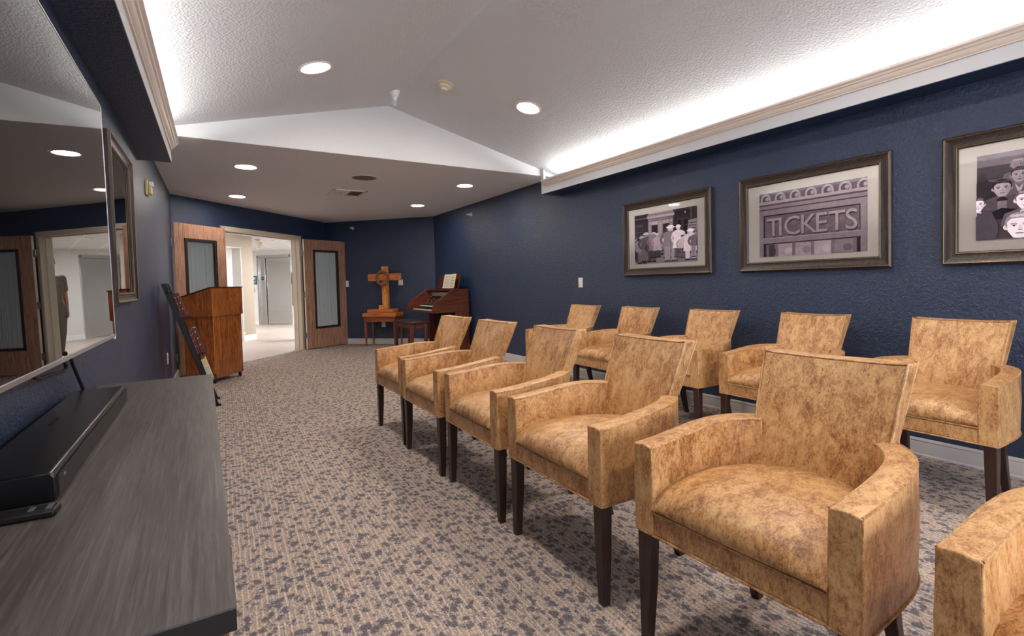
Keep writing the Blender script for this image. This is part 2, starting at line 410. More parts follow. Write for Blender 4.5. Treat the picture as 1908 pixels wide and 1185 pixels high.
# coves: soffit bottom, pale fascia, crown
def cove(side):
    if side > 0:
        f = lambda a, c, d: (WC+a, d, c); wid = W-WC; nm = 'right'
    else:
        f = lambda a, c, d: (LC+A*d-a, d, c); wid = LC-L; nm = 'left'
    y1 = YG-.012
    b = B(); prism(b, [(0, ZS+.004), (wid, ZS+.004), (wid, ZS+.03), (0, ZS+.03)], YB, y1, f)
    prism(b, [(.002, ZS), (wid, ZS), (wid, ZS+.004), (.002, ZS+.004)], YB, y1, f, 1)
    o = struct('trim_soffit_'+nm, b, ['fascia', 'navy'], smooth=False)
    b = B(); prism(b, [(0, ZS+.03), (.03, ZS+.03), (.03, 2.487), (0, 2.487)], YB, y1-.05, f)
    prism(b, [(0, ZS+.03), (.034, ZS+.03), (.034, 2.64), (0, 2.64)], y1-.05, y1, f)
    struct('trim_fascia_'+nm, b, 'fascia', smooth=False)
    cr = [(0, 2.427), (-.010, 2.427), (-.012, 2.433), (-.022, 2.440), (-.032, 2.452), (-.036, 2.462), (-.046, 2.466), (-.050, 2.474), (-.060, 2.480), (-.066, 2.484), (-.066, 2.497), (-.058, 2.500), (0, 2.500)]
    b = B(); prism(b, cr, YB, y1-.075, f); struct('trim_crown_'+nm, b, 'trim', ang=20)
    t = bpy.data.objects.new('cove_light', None); C.objects.link(t)
    tag(t, 'bright linear light hidden in the '+nm+' wall cove above the crown moulding', 'light')
    b = B(); prism(b, [(.115, ZS+.03), (.165, ZS+.03), (.160, 2.440), (.120, 2.440)], YB+.1, y1-.22, f); obj('batten', b, 'trim', t)
    b = B(); prism(b, [(.125, 2.440), (.155, 2.440), (.157, 2.455), (.148, 2.464), (.132, 2.464), (.123, 2.455)], YB+.1, y1-.22, f); obj('tube', b, 'strip', t)
cove(1); cove(-1)

# door casing
b = B()
cs = [(0, 0), (.05, 0), (.05, .03), (.042, .034), (0, .034)]
for t0, t1, z0, z1 in ((DT0-.075, DT0, 0, DZ+.075), (DT1, DT1+.075, 0, DZ+.075), (DT0-.075, DT1+.075, DZ, DZ+.075)):
    box(b, t0, t1, -.03, .155, z0, z1, TD)
for t0, t1, z0, z1 in ((DT0, DT0+.016, 0, DZ), (DT1-.016, DT1, 0, DZ), (DT0, DT1, DZ-.016, DZ)):
    box(b, t0, t1, .05, .09, z0, z1, TD)
struct('trim_door_frame', b, 'casing', bevel=.003)

# door leaves -------------------------------------------------
def door_leaf(name, hinge, end, ztop, g0, g1, zg0, zg1, flip):
    d = (Vector(end)-Vector(hinge)); w = d.length; ang = math.atan2(d.y, d.x)
    t = bpy.data.objects.new(name, None); C.objects.link(t); t.location = (hinge[0], hinge[1], 0); t.rotation_euler = (0, 0, ang); t['kind'] = 'structure'
    z0 = .012; th = .045
    s = 1 if flip else -1           # +y side or -y side is room side; visible face at y=0
    y0, y1 = (0, th) if flip else (-th, 0)
    b = B()
    box(b, 0, g0, 0, th, z0, ztop); box(b, g1, w, 0, th, z0, ztop); box(b, g0, g1, 0, th, z0, zg0); box(b, g0, g1, 0, th, zg1, ztop)
    obj('door_panel', b, 'doorwood', t, smooth=False)
    b = B(); e = .03
    for x0, x1, za, zb in ((g0-e, g0+.012, zg0-e, zg1+e), (g1-.012, g1+e, zg0-e, zg1+e), (g0, g1, zg0-e, zg0+.012), (g0, g1, zg1-.012, zg1+e)):
        box(b, x0, x1, -.012, .012, za, zb); box(b, x0, x1, th-.012, th+.012, za, zb)
    fr = obj('window_frame', b, 'doordark', t, bevel=.004)
    b = B(); box(b, g0, g1, .014, .02, zg0, zg1); obj('glass_pane', b, 'wiredglass', t, smooth=False)
    b = B(); n = 190; rows = []
    for i in range(n+1):
        u = g0+.005+(g1-g0-.01)*i/n
        yy = .030+.0108*math.sin(i*.33+1.9*math.sin(i*.071))+.001*math.sin(i*.9)
        rows.append((b.verts.new((u, yy, zg0)), b.verts.new((u, yy+.002, zg1))))
    for p, q in zip(rows, rows[1:]): b.faces.new((p[0], q[0], q[1], p[1]))
    obj('curtain', b, 'curtain', t)
    b = B(); box(b, w-.004, w+.002, .008, th-.008, z0, ztop); obj('edge_strip', b, 'doordark', t, smooth=False)
    for z in (.28, 1.08, 1.88):
        b = B(); box(b, -.045, .0, .010, .014, z-.055, z+.055); box(b, -.001, .001, .01, th-.004, z-.055, z+.055)
        tube(b, [(-.006, -.004, z-.055), (-.006, -.004, z+.055)], .008); obj('hinge', b, 'hinge', t)
    b = B(); box(b, .0, -.002, .014, .034, .93, 1.13); box(b, w+.002, w+.005, .012, .034, .95, 1.15); obj('latch_plate', b, 'hinge', t)
    b = B(); box(b, -.001, .0, .002, th-.002, z0, ztop); obj('hinge_edge', b, 'casing', t, smooth=False)
    return t
door_leaf('door_1', (1.690, 10.40), (2.562, 10.834), 2.155, .225, .765, .42, 1.925, True)
door_leaf('door_2', (-.318, 8.385), (.322, 9.03), 2.165, .19, .70, .42, 1.93, True)

# ------------------------------------------------------------------ corridor
E0 = Vector((1.606, 18.897, 0)); TE = Matrix.Translation(E0) @ Matrix.Rotation(-PI/4, 4, 'Z')   # x right along wall, -y toward viewer
CH = 2.46
b = B(); box(b, -5, .0, 0, .15, 0, CH+.1, TE); box(b, 1.24, 7, 0, .15, 0, CH+.1, TE); box(b, 0, 1.24, 0, .15, 2.30, CH+.1, TE); box(b, -.1, 1.35, .3, .4, 0, 2.4, TE)
struct('wall_elevator', b, 'corrwall', smooth=False)
b = B(); prism(b, bb_profile(.13), -5, 0, lambda a, c, d: tuple(TE @ Vector((d, -a, c)))); prism(b, bb_profile(.13), 1.24, 7, lambda a, c, d: tuple(TE @ Vector((d, -a, c)))); struct('baseboard_elevator', b, 'corrbase')
# ceiling of the corridor
cc = dwp(0, -.145, 0); ce = dwp(DWL, -.145, 0)
b = B(); prism(b, [(-4.5, 7.9), (-.6, 7.9), (cc.x, cc.y), (ce.x, ce.y), (7.5, ce.y), (7.5, 24), (-4.5, 24)], CH, CH+.06, lambda a, c, d: (a, c, d)); struct('ceiling_corridor', b, 'tiles', smooth=False)
# outer corridor walls
b = B(); box(b, 6.0, 6.1, 12., 20, 0, CH, None); struct('wall_corridor_right', b, 'corrwall', smooth=False)
b = B(); box(b, -3.6, -3.5, 8, 24, 0, CH, None); struct('wall_corridor_left', b, 'corrwall', smooth=False)
b = B(); box(b, -3.6, 3.0, 22.3, 22.4, 0, CH); box(b, -3.6, -.45, 8.0, 8.1, 0, CH); box(b, 2.32, 6.1, 11.5, 11.6, 0, CH); box(b, 6.0, 6.1, 11.5, 12, 0, CH); struct('wall_corridor_ends', b, 'corrwall', smooth=False)
# beige wall with an opening
P1 = Vector((1.035, 13.52, 0)); TP = Matrix.Translation(P1) @ Matrix.Rotation(PI/4, 4, 'Z')      # x negative goes down-left
b = B(); box(b, -.385, 0, 0, .22, 0, CH, TP); box(b, -1.33, -.385, 0, .22, 2.17, CH, TP); box(b, -4.4, -1.33, 0, .22, 0, CH, TP)
struct('wall_beige', b, 'beigewall', smooth=False)
b = B(); prism(b, bb_profile(.13), -.385, .018, lambda a, c, d: tuple(TP @ Vector((d, -a, c))))
prism(b, bb_profile(.13), -.018, .22, lambda a, c, d: tuple(TP @ Vector((a, d, c))))
struct('baseboard_beige', b, 'corrbase')
b = B(); box(b, -.395, -.375, -.01, .23, 0, 2.18, TP); box(b, -1.34, -1.32, -.01, .23, 0, 2.18, TP); box(b, -1.34, -.375, -.01, .23, 2.165, 2.185, TP); box(b, -.43, -.36, -.03, .0, .17, .21, TP)
struct('trim_beige_opening', b, 'corrbase', smooth=False)
b = B(); box(b, -.9, 1., 15.6, 15.7, 0, CH); struct('wall_side_room', b, 'corrwall', smooth=False)
# wooden door seen through that opening
t = bpy.data.objects.new('door_3', None); C.objects.link(t); t['kind'] = 'structure'; t.location = (.25, 15.59, 0)
b = B(); box(b, -.75, .17, -.04, 0, .01, 1.86); obj('door_panel', b, 'doorwood', t, smooth=False)
b = B(); box(b, .17, .23, -.05, 0, 0, 1.93); box(b, -.81, .23, -.05, 0, 1.86, 1.93); obj('door_frame', b, 'corrbase', t, smooth=False)
b = B(); tube(b, [(.10, -.04, .98), (.10, -.08, .98), (.0, -.085, .98)], .01); obj('door_handle', b, 'steel', t)

# elevator
t = thing('elevator', 'stainless steel elevator entrance with brushed door across the corridor', 'elevator', tuple(E0), -PI/4)
b = B(); box(b, -.035, .03, -.035, .02, 0, 2.33); box(b, 1.20, 1.265, -.035, .02, 0, 2.33); box(b, -.035, 1.265, -.035, .02, 2.24, 2.33)
box(b, 0, .03, .0, .3, 0, 2.3); box(b, 1.21, 1.24, 0, .3, 0, 2.3); box(b, 0, 1.24, 0, .3, 2.24, 2.3)
obj('door_frame', b, 'steel', t, bevel=.004)
b = B(); box(b, .03, .24, .02, .05, 0, 2.24); obj('side_panel', b, 'steel', t, bevel=.003)
b = B(); box(b, .245, 1.21, .07, .10, .01, 2.24); obj('sliding_door', b, 'steel', t, bevel=.004)
b = B(); box(b, 0, 1.24, -.02, .28, -.001, .008); obj('sill', b, 'steel', t)
b = B(); box(b, .09, .17, .012, .02, 1.50, 1.62); ip = obj('floor_indicator', b, 'black', t, bevel=.003)
b = B(); box(b, .125, .135, .010, .0125, 1.54, 1.58); box(b, .118, .126, .010, .0125, 1.57, 1.58); obj('digit', b, 'white', ip)
def on_e(name, label, cat, x, z, w, h, m, d=.02):
    t_ = thing(name, label, cat, tuple(TE @ Vector((x, 0, z))), -PI/4)
    b = B(); box(b, -w/2, w/2, -d, 0, -h/2, h/2); obj('plate', b, m, t_, bevel=.002); return t_
t = on_e('wall_sign', 'blue sign with white pictogram on the corridor wall left of elevator', 'sign', -.155, 1.51, .17, .29, 'sign', .01)
b = B(); box(b, -.045, -.015, -.014, -.01, .02, .10); box(b, .0, .014, -.014, -.01, .02, .10); box(b, .0, .04, -.014, -.01, .02, .034); lathe(b, [(0, 0), (.012, 0), (.012, .004), (0, .004)], Matrix.Translation((.03, -.010, .09)) @ Matrix.Rotation(PI/2, 4, 'X'), 12); obj('pictogram', b, 'white', t)
for j in range(3): b = B(); box(b, -.055, .05-.02*j, -.012, -.010, -.034-j*.035, -.022-j*.035); obj('text_line', b, 'white', t)
t = on_e('call_button_panel', 'small steel call button plate under the blue sign', 'button panel', -.19, 1.19, .07, .15, 'steel', .012)
for z in (.03, -.03): b = B(); lathe(b, [(0, 0), (.014, 0), (.014, .006), (0, .006)], Matrix.Translation((0, -.012, z)) @ Matrix.Rotation(PI/2, 4, 'X'), 16); obj('button', b, 'white', t)
# picture in the corridor, seen in the television
t = thing('corridor_picture', 'black framed picture on the corridor wall beyond the person', 'picture', tuple(TE @ Vector((3.05, 0, 1.45))), -PI/4)
b = B()
for x0, x1, z0, z1 in ((-.36, -.32, -.45, .45), (.32, .36, -.45, .45), (-.32, .32, .41, .45), (-.32, .32, -.45, -.41)): box(b, x0, x1, -.035, 0, z0, z1)
obj('frame', b, 'black', t, bevel=.003)
b = B(); box(b, -.32, .32, -.02, 0, -.41, .41); obj('mat_board', b, 'mat', t)
b = B(); box(b, -.2, .2, -.023, -.02, -.28, .28); box(b, -.15, .1, -.025, -.023, -.2, .05, None, 1); obj('print', b, ['curtain', 'ink'], t)
# corridor ceiling fittings
def troffer(x, y, w=.6, l=1.2, rz=0, lab='', dm='troffer'):
    t = thing('ceiling_troffer', lab, 'light', (x, y, CH), rz, None)
    b = B()
    for x0, x1, y0, y1 in ((-w/2, -w/2+.03, -l/2, l/2), (w/2-.03, w/2, -l/2, l/2), (-w/2, w/2, -l/2, -l/2+.03), (-w/2, w/2, l/2-.03, l/2)): box(b, x0, x1, y0, y1, -.012, 0)
    obj('frame', b, 'white', t)
    b = B(); box(b, -w/2+.03, w/2-.03, -l/2+.03, l/2-.03, -.008, 0); obj('diffuser', b, dm, t)
troffer(1.75, 14.2, .3, .3, .2, 'small square ceiling light in front of the elevator', 'white')
troffer(3.4, 15.2, .6, 1.2, .2, 'rectangular ceiling light at the right end of the corridor')
troffer(-1.2, 11.5, .6, 1.2, .8, 'rectangular ceiling light behind the left door leaf')
troffer(2.6, 12.6, .6, 1.2, .8, 'rectangular ceiling light just outside the entrance')
troffer(.1, 16.8, .6, 1.2, .8, 'rectangular ceiling light behind the beige wall')
troffer(-.1, 14.4, .6, .6, .8, 'square ceiling light in the side room')
t = thing('exit_sign', 'slim cream exit sign seen edge on, hanging in the corridor', 'sign', (1.22, 14.2, CH))
b = B(); box(b, -.06, .06, -.06, .06, -.02, 0); obj('canopy', b, 'cream', t, bevel=.004)
b = B(); box(b, -.03, .03, -.16, .16, -.24, -.03); box(b, -.01, .01, -.02, .02, -.03, -.02); obj('housing', b, 'cream', t, bevel=.006)
def sprinkler(name, label, T, m='white', s=1.):
    t = thing(name, label, 'sprinkler'); t.matrix_world = T
    b = B(); lathe(b, [(0, 0), (.045*s, 0), (.042*s, .012*s), (.03*s, .05*s), (.020*s, .055*s), (.019*s, .075*s), (.012*s, .08*s), (0, .08*s)], None, 24); obj('escutcheon', b, m, t)
    b = B()
    for sx in (-1, 1): tube(b, [(sx*.004*s, 0, .078*s), (sx*.014*s, 0, .092*s), (sx*.010*s, 0, .112*s), (0, 0, .122*s)], .0022*s, 6)
    tube(b, [(0, 0, .08*s), (0, 0, .118*s)], .003*s, 6); obj('frame_arms', b, m, t)
    b = B(); lathe(b, [(0, .118*s), (.016*s, .120*s), (.018*s, .123*s), (0, .124*s)], None, 16); obj('deflector', b, m, t)
    return t
DOWN = Matrix.Rotation(PI, 4, 'X')
sprinkler('ceiling_sprinkler', 'cream sprinkler on the corridor ceiling near the exit sign', Matrix.Translation((1.36, 14.99, CH)) @ DOWN, 'cream')

# ------------------------------------------------------------------ ceiling fittings
def disc_T(x, y, slope=0):
    z = vz(x) if slope else ZC
    a = 0
    if slope: a = math.atan(SR) if x > RX else -math.atan(SL)
    return Matrix.Translation((x, y, z)) @ Matrix.Rotation(a, 4, 'Y')
def downlight(x, y, slope, label, emi='lamp', group=None):
    t = thing('recessed_downlight', label, 'light', group=group); t.matrix_world = disc_T(x, y, slope)
    R = .132
    b = B(); lathe(b, [(R, 0), (R, -.004), (R-.012, -.008), (R-.030, -.004), (R-.034, .0)], None, 40); obj('trim_ring', b, 'lampring', t)
    b = B(); lathe(b, [(0, -.003), (R-.036, -.003), (R-.032, -.0005)], None, 40); obj('lens', b, emi, t)
for x, y, l in ((.807, 4.13, 'glowing round downlight on the left slope of the vaulted ceiling'), (2.763, 4.106, 'glowing round downlight on the right slope of the vaulted ceiling')):
    downlight(x, y, 1, l)
for x, y in ((.807, 1.5), (2.763, 1.5), (.807, -1.0), (2.763, -1.0)):
    downlight(x, y, 1, 'round downlight on the vaulted ceiling above and behind the viewer', 'lamp', 'downlights over the rear of the room')
for x, y, l in ((.458, 6.365, 'downlight in the low ceiling, left one nearer the gable'), (.478, 8.424, 'downlight in the low ceiling, left one nearer the doors'),
                (3.166, 6.334, 'downlight in the low ceiling, right one nearer the gable'), (3.201, 8.241, 'downlight in the low ceiling, right one nearer the cross')):
    downlight(x, y, 0, l, 'lamplow')
t = thing('ceiling_speaker', 'round grey speaker grille flush in the low ceiling', 'speaker', (1.78, 6.385, ZC))
b = B(); lathe(b, [(.168, 0), (.168, -.006), (.155, -.008), (.152, -.003)], None, 48); obj('rim', b, 'lampring', t)
b = B(); lathe(b, [(0, -.004), (.153, -.004), (.155, 0)], None, 48); obj('grille', b, 'grille', t)
for sx in (-1, 1): b = B(); lathe(b, [(0, -.008), (.005, -.007), (.006, -.003)], Matrix.Translation((sx*.14, 0, 0)), 8); obj('screw', b, 'white', t)
t = thing('air_vent', 'square louvred air vent in the low ceiling', 'vent', (1.835, 7.49, ZC))
b = B(); s_ = .235
for x0, x1, y0, y1 in ((-s_, -s_+.035, -s_, s_), (s_-.035, s_, -s_, s_), (-s_, s_, -s_, -s_+.035), (-s_, s_, s_-.035, s_)): box(b, x0, x1, y0, y1, -.016, 0)
obj('frame', b, 'lampring', t, bevel=.004)
b = B(); box(b, -s_+.03, s_-.03, -s_+.03, s_-.03, -.002, -.0005); obj('duct_opening', b, 'ventdark', t)
b = B()
for i in range(11):
    x = -s_+.06+i*.035
    T = Matrix.Translation((x, 0, -.010)) @ Matrix.Rotation(.7 if i < 6 else -.5, 4, 'Y'); box(b, -.009, .009, -s_+.03, s_-.03, -.001, .001, T)
obj('louvres', b, 'lampring', t, smooth=False)
t = thing('smoke_detector', 'cream round smoke detector on the right slope of ceiling', 'smoke detector'); t.matrix_world = disc_T(2.016, 4.379, 1)
b = B(); lathe(b, [(.082, 0), (.082, -.008), (.072, -.016), (.058, -.018)], None, 36); lathe(b, [(0, -.018), (.075, -.018)], None, 36); obj('base_plate', b, 'cream', t)
b = B(); lathe(b, [(.055, -.016), (.054, -.034), (.042, -.040), (.030, -.041), (.028, -.058), (.022, -.064), (0, -.066)], None, 32); obj('sensor_head', b, 'cream', t)
sprinkler('ceiling_sprinkler', 'white sprinkler head hanging below the ceiling ridge', Matrix.Translation((1.69, 4.87, vz(1.69)+.004)) @ DOWN, 'white', 1.15)
sprinkler('wall_sprinkler', 'small sidewall sprinkler high on the right navy wall', Matrix.Translation((W, 7.75, 2.395)) @ Matrix.Rotation(-PI/2, 4, 'Y'), 'cream', .75)
sprinkler('wall_sprinkler', 'small sidewall sprinkler high on the back wall above the cross', Matrix.Translation(bwp(.627, 0, 2.43)) @ Matrix.Rotation(-PI/4-PI/2, 4, 'Z') @ Matrix.Rotation(PI/2, 4, 'Y'), 'cream', .75)

# ------------------------------------------------------------------ wall plates
def plate(name, label, cat, T, w, h, m, kind):
    t = thing(name, label, cat); t.matrix_world = T       # local: x along wall, -y out, z up
    b = B(); box(b, -w/2, w/2, -.007, 0, -h/2, h/2); obj('cover_plate', b, m, t, bevel=.002)
    if kind == 'outlet':
        for z in (-.02, .02):
            b = B(); box(b, -.016, .016, -.010, -.007, z-.014, z+.014); r_ = obj('receptacle', b, m, t, bevel=.003)
            b = B(); [box(b, sx-.001, sx+.001, -.0105, -.010, z-.005, z+.005) for sx in (-.006, .006)]; obj('slots', b, 'ink', r_)
    elif kind == 'switch':
        b = B(); box(b, -.017, .017, -.011, -.007, -.033, .033); obj('rocker', b, m, t, bevel=.002)
    elif kind == 'toggle':
        for sx in (-.022, .022): b = B(); box(b, sx-.005, sx+.005, -.018, -.007, -.008, .010); obj('toggle', b, m, t)
    return t
TR = lambda y, z: Matrix.Translation((W, y, z)) @ Matrix.Rotation(-PI/2, 4, 'Z')
TLW = lambda y, z: Matrix.Translation((wl(y), y, z)) @ Matrix.Rotation(PI/2-A, 4, 'Z')
TBK = lambda tt, z: TB @ Matrix.Translation((tt, 0, z))
plate('light_switch', 'white rocker light switch on the right navy wall', 'switch', TR(4.85, 1.185), .078, .120, 'whiteplate', 'switch')
plate('light_switch', 'cream switch plate beside the right arm of the cross', 'switch', TBK(1.68, 1.27), .10, .115, 'plate', 'toggle')
plate('power_outlet', 'white outlet on the back wall under the cross table', 'outlet', TBK(1.264, .41), .085, .115, 'whiteplate', 'outlet')
plate('light_switch', 'white switch plate just right of the open right door', 'switch', TBK(.455, 1.27), .07, .13, 'whiteplate', 'switch')
plate('power_outlet', 'white outlet low on the left wall beside the hymnal rack', 'outlet', TLW(6.88, .445), .08, .125, 'whiteplate', 'outlet')
t = thing('alarm_strobe', 'beige fire alarm strobe with clear lens on the left wall', 'alarm'); t.matrix_world = TLW(5.56, 2.135)
b = B(); box(b, -.062, .062, -.022, 0, -.066, .066); obj('base', b, 'beige', t, bevel=.006)
b = B(); box(b, -.052, .052, -.045, -.022, -.055, .02); obj('horn', b, 'beige', t, bevel=.008)
b = B(); box(b, -.03, .05, -.062, -.022, .012, .058); obj('lens', b, 'clear', t, bevel=.01)
b = B()
for i in range(4): box(b, -.046, -.036, -.0465, -.045, -.04+i*.014, -.032+i*.014)
obj('lettering', b, 'ink', t)

# ------------------------------------------------------------------ pictures
def shade(v):
    v = min(1., v*1.12+.02)
    nm = 'print_tone_%02d' % int(v*20)
    if nm in bpy.data.materials: return bpy.data.materials[nm]
    c = (int(22+v*233), int(16+v*222), int(26+v*226)); t = NT(nm)
    t.set(Base_Color=lin(c), Roughness=.75); n = t.noise(t.coords(), 25, 3)
    t.l.new(t.mix(.35, lin(c), t.ramp(n.outputs[0], [(.3, lin(tuple(int(x*.86) for x in c))), (.7, lin(tuple(min(255, int(x*1.15)) for x in c)))])), t.b.inputs['Base Color'])
    return t.m
class Print:
    """flat printed picture: u right 0..1, v up 0..1, layered paper-thin colour shapes"""
    def __init__(s, w, h): s.w, s.h, s.b, s.mats, s.k = w, h, B(), [], 0
    def mi(s, v):
        m = shade(v)
        if m not in s.mats: s.mats.append(m)
        return s.mats.index(m)
    def poly(s, pts, v):
        s.k += 1; y = -.00003*s.k
        P = [(min(max(u, 0), 1), min(max(q, 0), 1)) for u, q in pts]
        P = [p for i, p in enumerate(P) if p != P[i-1]]
        if len(P) < 3: return
        f = s.b.faces.new([s.b.verts.new(((u-.5)*s.w, y, (q-.5)*s.h)) for u, q in P]); f.material_index = s.mi(v)
        f.normal_update()
        if f.normal.y > 0: f.normal_flip()
    def rect(s, u0, v0, u1, v1, c): s.poly([(u0, v0), (u1, v0), (u1, v1), (u0, v1)], c)
    def ell(s, u, v, ru, rv, c, n=20, a0=0, a1=2*PI): s.poly([(u+ru*math.cos(a0+(a1-a0)*i/n), v+rv*math.sin(a0+(a1-a0)*i/n)) for i in range(n+(a1-a0 < 6))], c)
    def text(s, txt, u, v, hgt, c, sx=1., track=1.):
        cu = bpy.data.curves.new('t', 'FONT'); cu.body = txt; cu.size = 1; cu.align_x = 'LEFT'; cu.space_character = track; cu.resolution_u = 3
        o = bpy.data.objects.new('t', cu); C.objects.link(o); dg = bpy.context.evaluated_depsgraph_get()
        me = bpy.data.meshes.new_from_object(o.evaluated_get(dg)); s.k += 1; mi = s.mi(c)
        vs = [s.b.verts.new(((u-.5)*s.w+p.co.x*hgt*s.h*1.38*sx, -.00003*s.k, (v-.5)*s.h+p.co.y*hgt*s.h*1.38)) for p in me.vertices]
        wd = max([p.co.x for p in me.vertices])*hgt*s.h*1.38*sx/s.w
        for p in me.polygons:
            try:
                f = s.b.faces.new([vs[i] for i in p.vertices]); f.material_index = mi; f.normal_update()
                if f.normal.y > 0: f.normal_flip()
            except ValueError: pass
        bpy.data.objects.remove(o); bpy.data.meshes.remove(me); bpy.data.curves.remove(cu); return wd
    def make(s, parent, y):
        o = obj('print', s.b, s.mats, parent, smooth=False, recalc=False); o.location = (0, y, 0); return o
def picture(name, label, T, w, h, fw, mw, pw, ph, depth, paint, poff=(0, 0)):
    t = thing(name, label, 'picture'); t.matrix_world = T     # centre of picture on the wall, -y out
    # moulded frame profile: (inward, out)
    prof = [(0, 0), (0, depth*.75), (.004, depth*.9), (.010, depth), (.014, depth*.92), (fw*.35, depth*.8), (fw*.62, depth*.62), (fw-.014, depth*.60), (fw-.010, depth*.70), (fw-.004, depth*.66), (fw, depth*.5), (fw, 0)]
    def ring(lo, hi, nm, m, keep):
        b = B(); rings = []
        for a, d in prof[lo:hi]:
            rings.append([b.verts.new((sx*(w/2-a), -d, sz*(h/2-a))) for sx, sz in ((-1, -1), (1, -1), (1, 1), (-1, 1))])
        for p, q in zip(rings, rings[1:]):
            for k in range(4): f = b.faces.new((p[k], p[(k+1) % 4], q[(k+1) % 4], q[k])); f.material_index = 0 if k % 2 == 0 else 1
        return obj(nm, b, m, t, ang=25)
    ring(0, 12, 'frame', ['bronze', 'bronzev'], 0)
    for a, nm in ((.0115, 'outer_bead'), (fw-.008, 'inner_bead')):
        b = B(); d = depth if a < .02 else depth*.70
        for k, (p, q) in enumerate(((( -1, -1), (1, -1)), ((1, -1), (1, 1)), ((1, 1), (-1, 1)), ((-1, 1), (-1, -1)))):
            tube(b, [(p[0]*(w/2-a), -d, p[1]*(h/2-a)), (q[0]*(w/2-a), -d, q[1]*(h/2-a))], .0019, 6)
        obj(nm, b, 'gilt', t)
    b = B(); box(b, -w/2+fw-.002, w/2-fw+.002, -depth*.35, -.001, -h/2+fw-.002, h/2-fw+.002); obj('mat_board', b, 'mat', t, smooth=False)
    pr = Print(pw, ph); paint(pr); o = pr.make(t, -depth*.35-.0006); o.location.x = poff[0]; o.location.z = poff[1]
    b = B(); box(b, -w/2+fw-.002, w/2-fw+.002, -depth*.5-.0005, -depth*.5+.0005, -h/2+fw-.002, h/2-fw+.002); obj('glass_pane', b, 'pane', t, smooth=False)
    return t
def figure(p, u, v0, h, coat, legs, hat=.8, skin=.7, w=1., skirt=False, back=True):
    """standing figure in a printed photograph"""
    a = h*.42*w
    p.poly([(u-a*.32, v0), (u-a*.05, v0), (u-a*.02, v0+h*.5), (u-a*.35, v0+h*.5)], legs); p.poly([(u+a*.05, v0), (u+a*.32, v0), (u+a*.35, v0+h*.5), (u+a*.02, v0+h*.5)], legs)
    p.poly([(u-a*.36, v0-.01), (u-a*.02, v0-.01), (u-a*.02, v0+h*.03), (u-a*.34, v0+h*.03)], .08); p.poly([(u+a*.03, v0-.01), (u+a*.38, v0-.01), (u+a*.34, v0+h*.03), (u+a*.04, v0+h*.03)], .08)
    bot = v0+h*(.28 if skirt else .42)
    p.poly([(u-a*.46, bot), (u+a*.46, bot), (u+a*.40, v0+h*.62), (u+a*.52, v0+h*.76), (u+a*.20, v0+h*.84), (u-a*.20, v0+h*.84), (u-a*.52, v0+h*.76), (u-a*.38, v0+h*.62)], coat)
    for sx in (-1, 1): p.poly([(u+sx*a*.50, v0+h*.77), (u+sx*a*.62, v0+h*.62), (u+sx*a*.52, v0+h*.47), (u+sx*a*.40, v0+h*.48), (u+sx*a*.46, v0+h*.62), (u+sx*a*.36, v0+h*.74)], max(0, coat-.08))
    p.poly([(u-.002, bot), (u+.004, bot), (u+.003, v0+h*.8)], max(0, coat-.2))
    p.ell(u, v0+h*.90, a*.16, h*.065, skin); p.ell(u, v0+h*.945, a*.24, h*.03, hat); p.ell(u, v0+h*.965, a*.17, h*.045, hat)
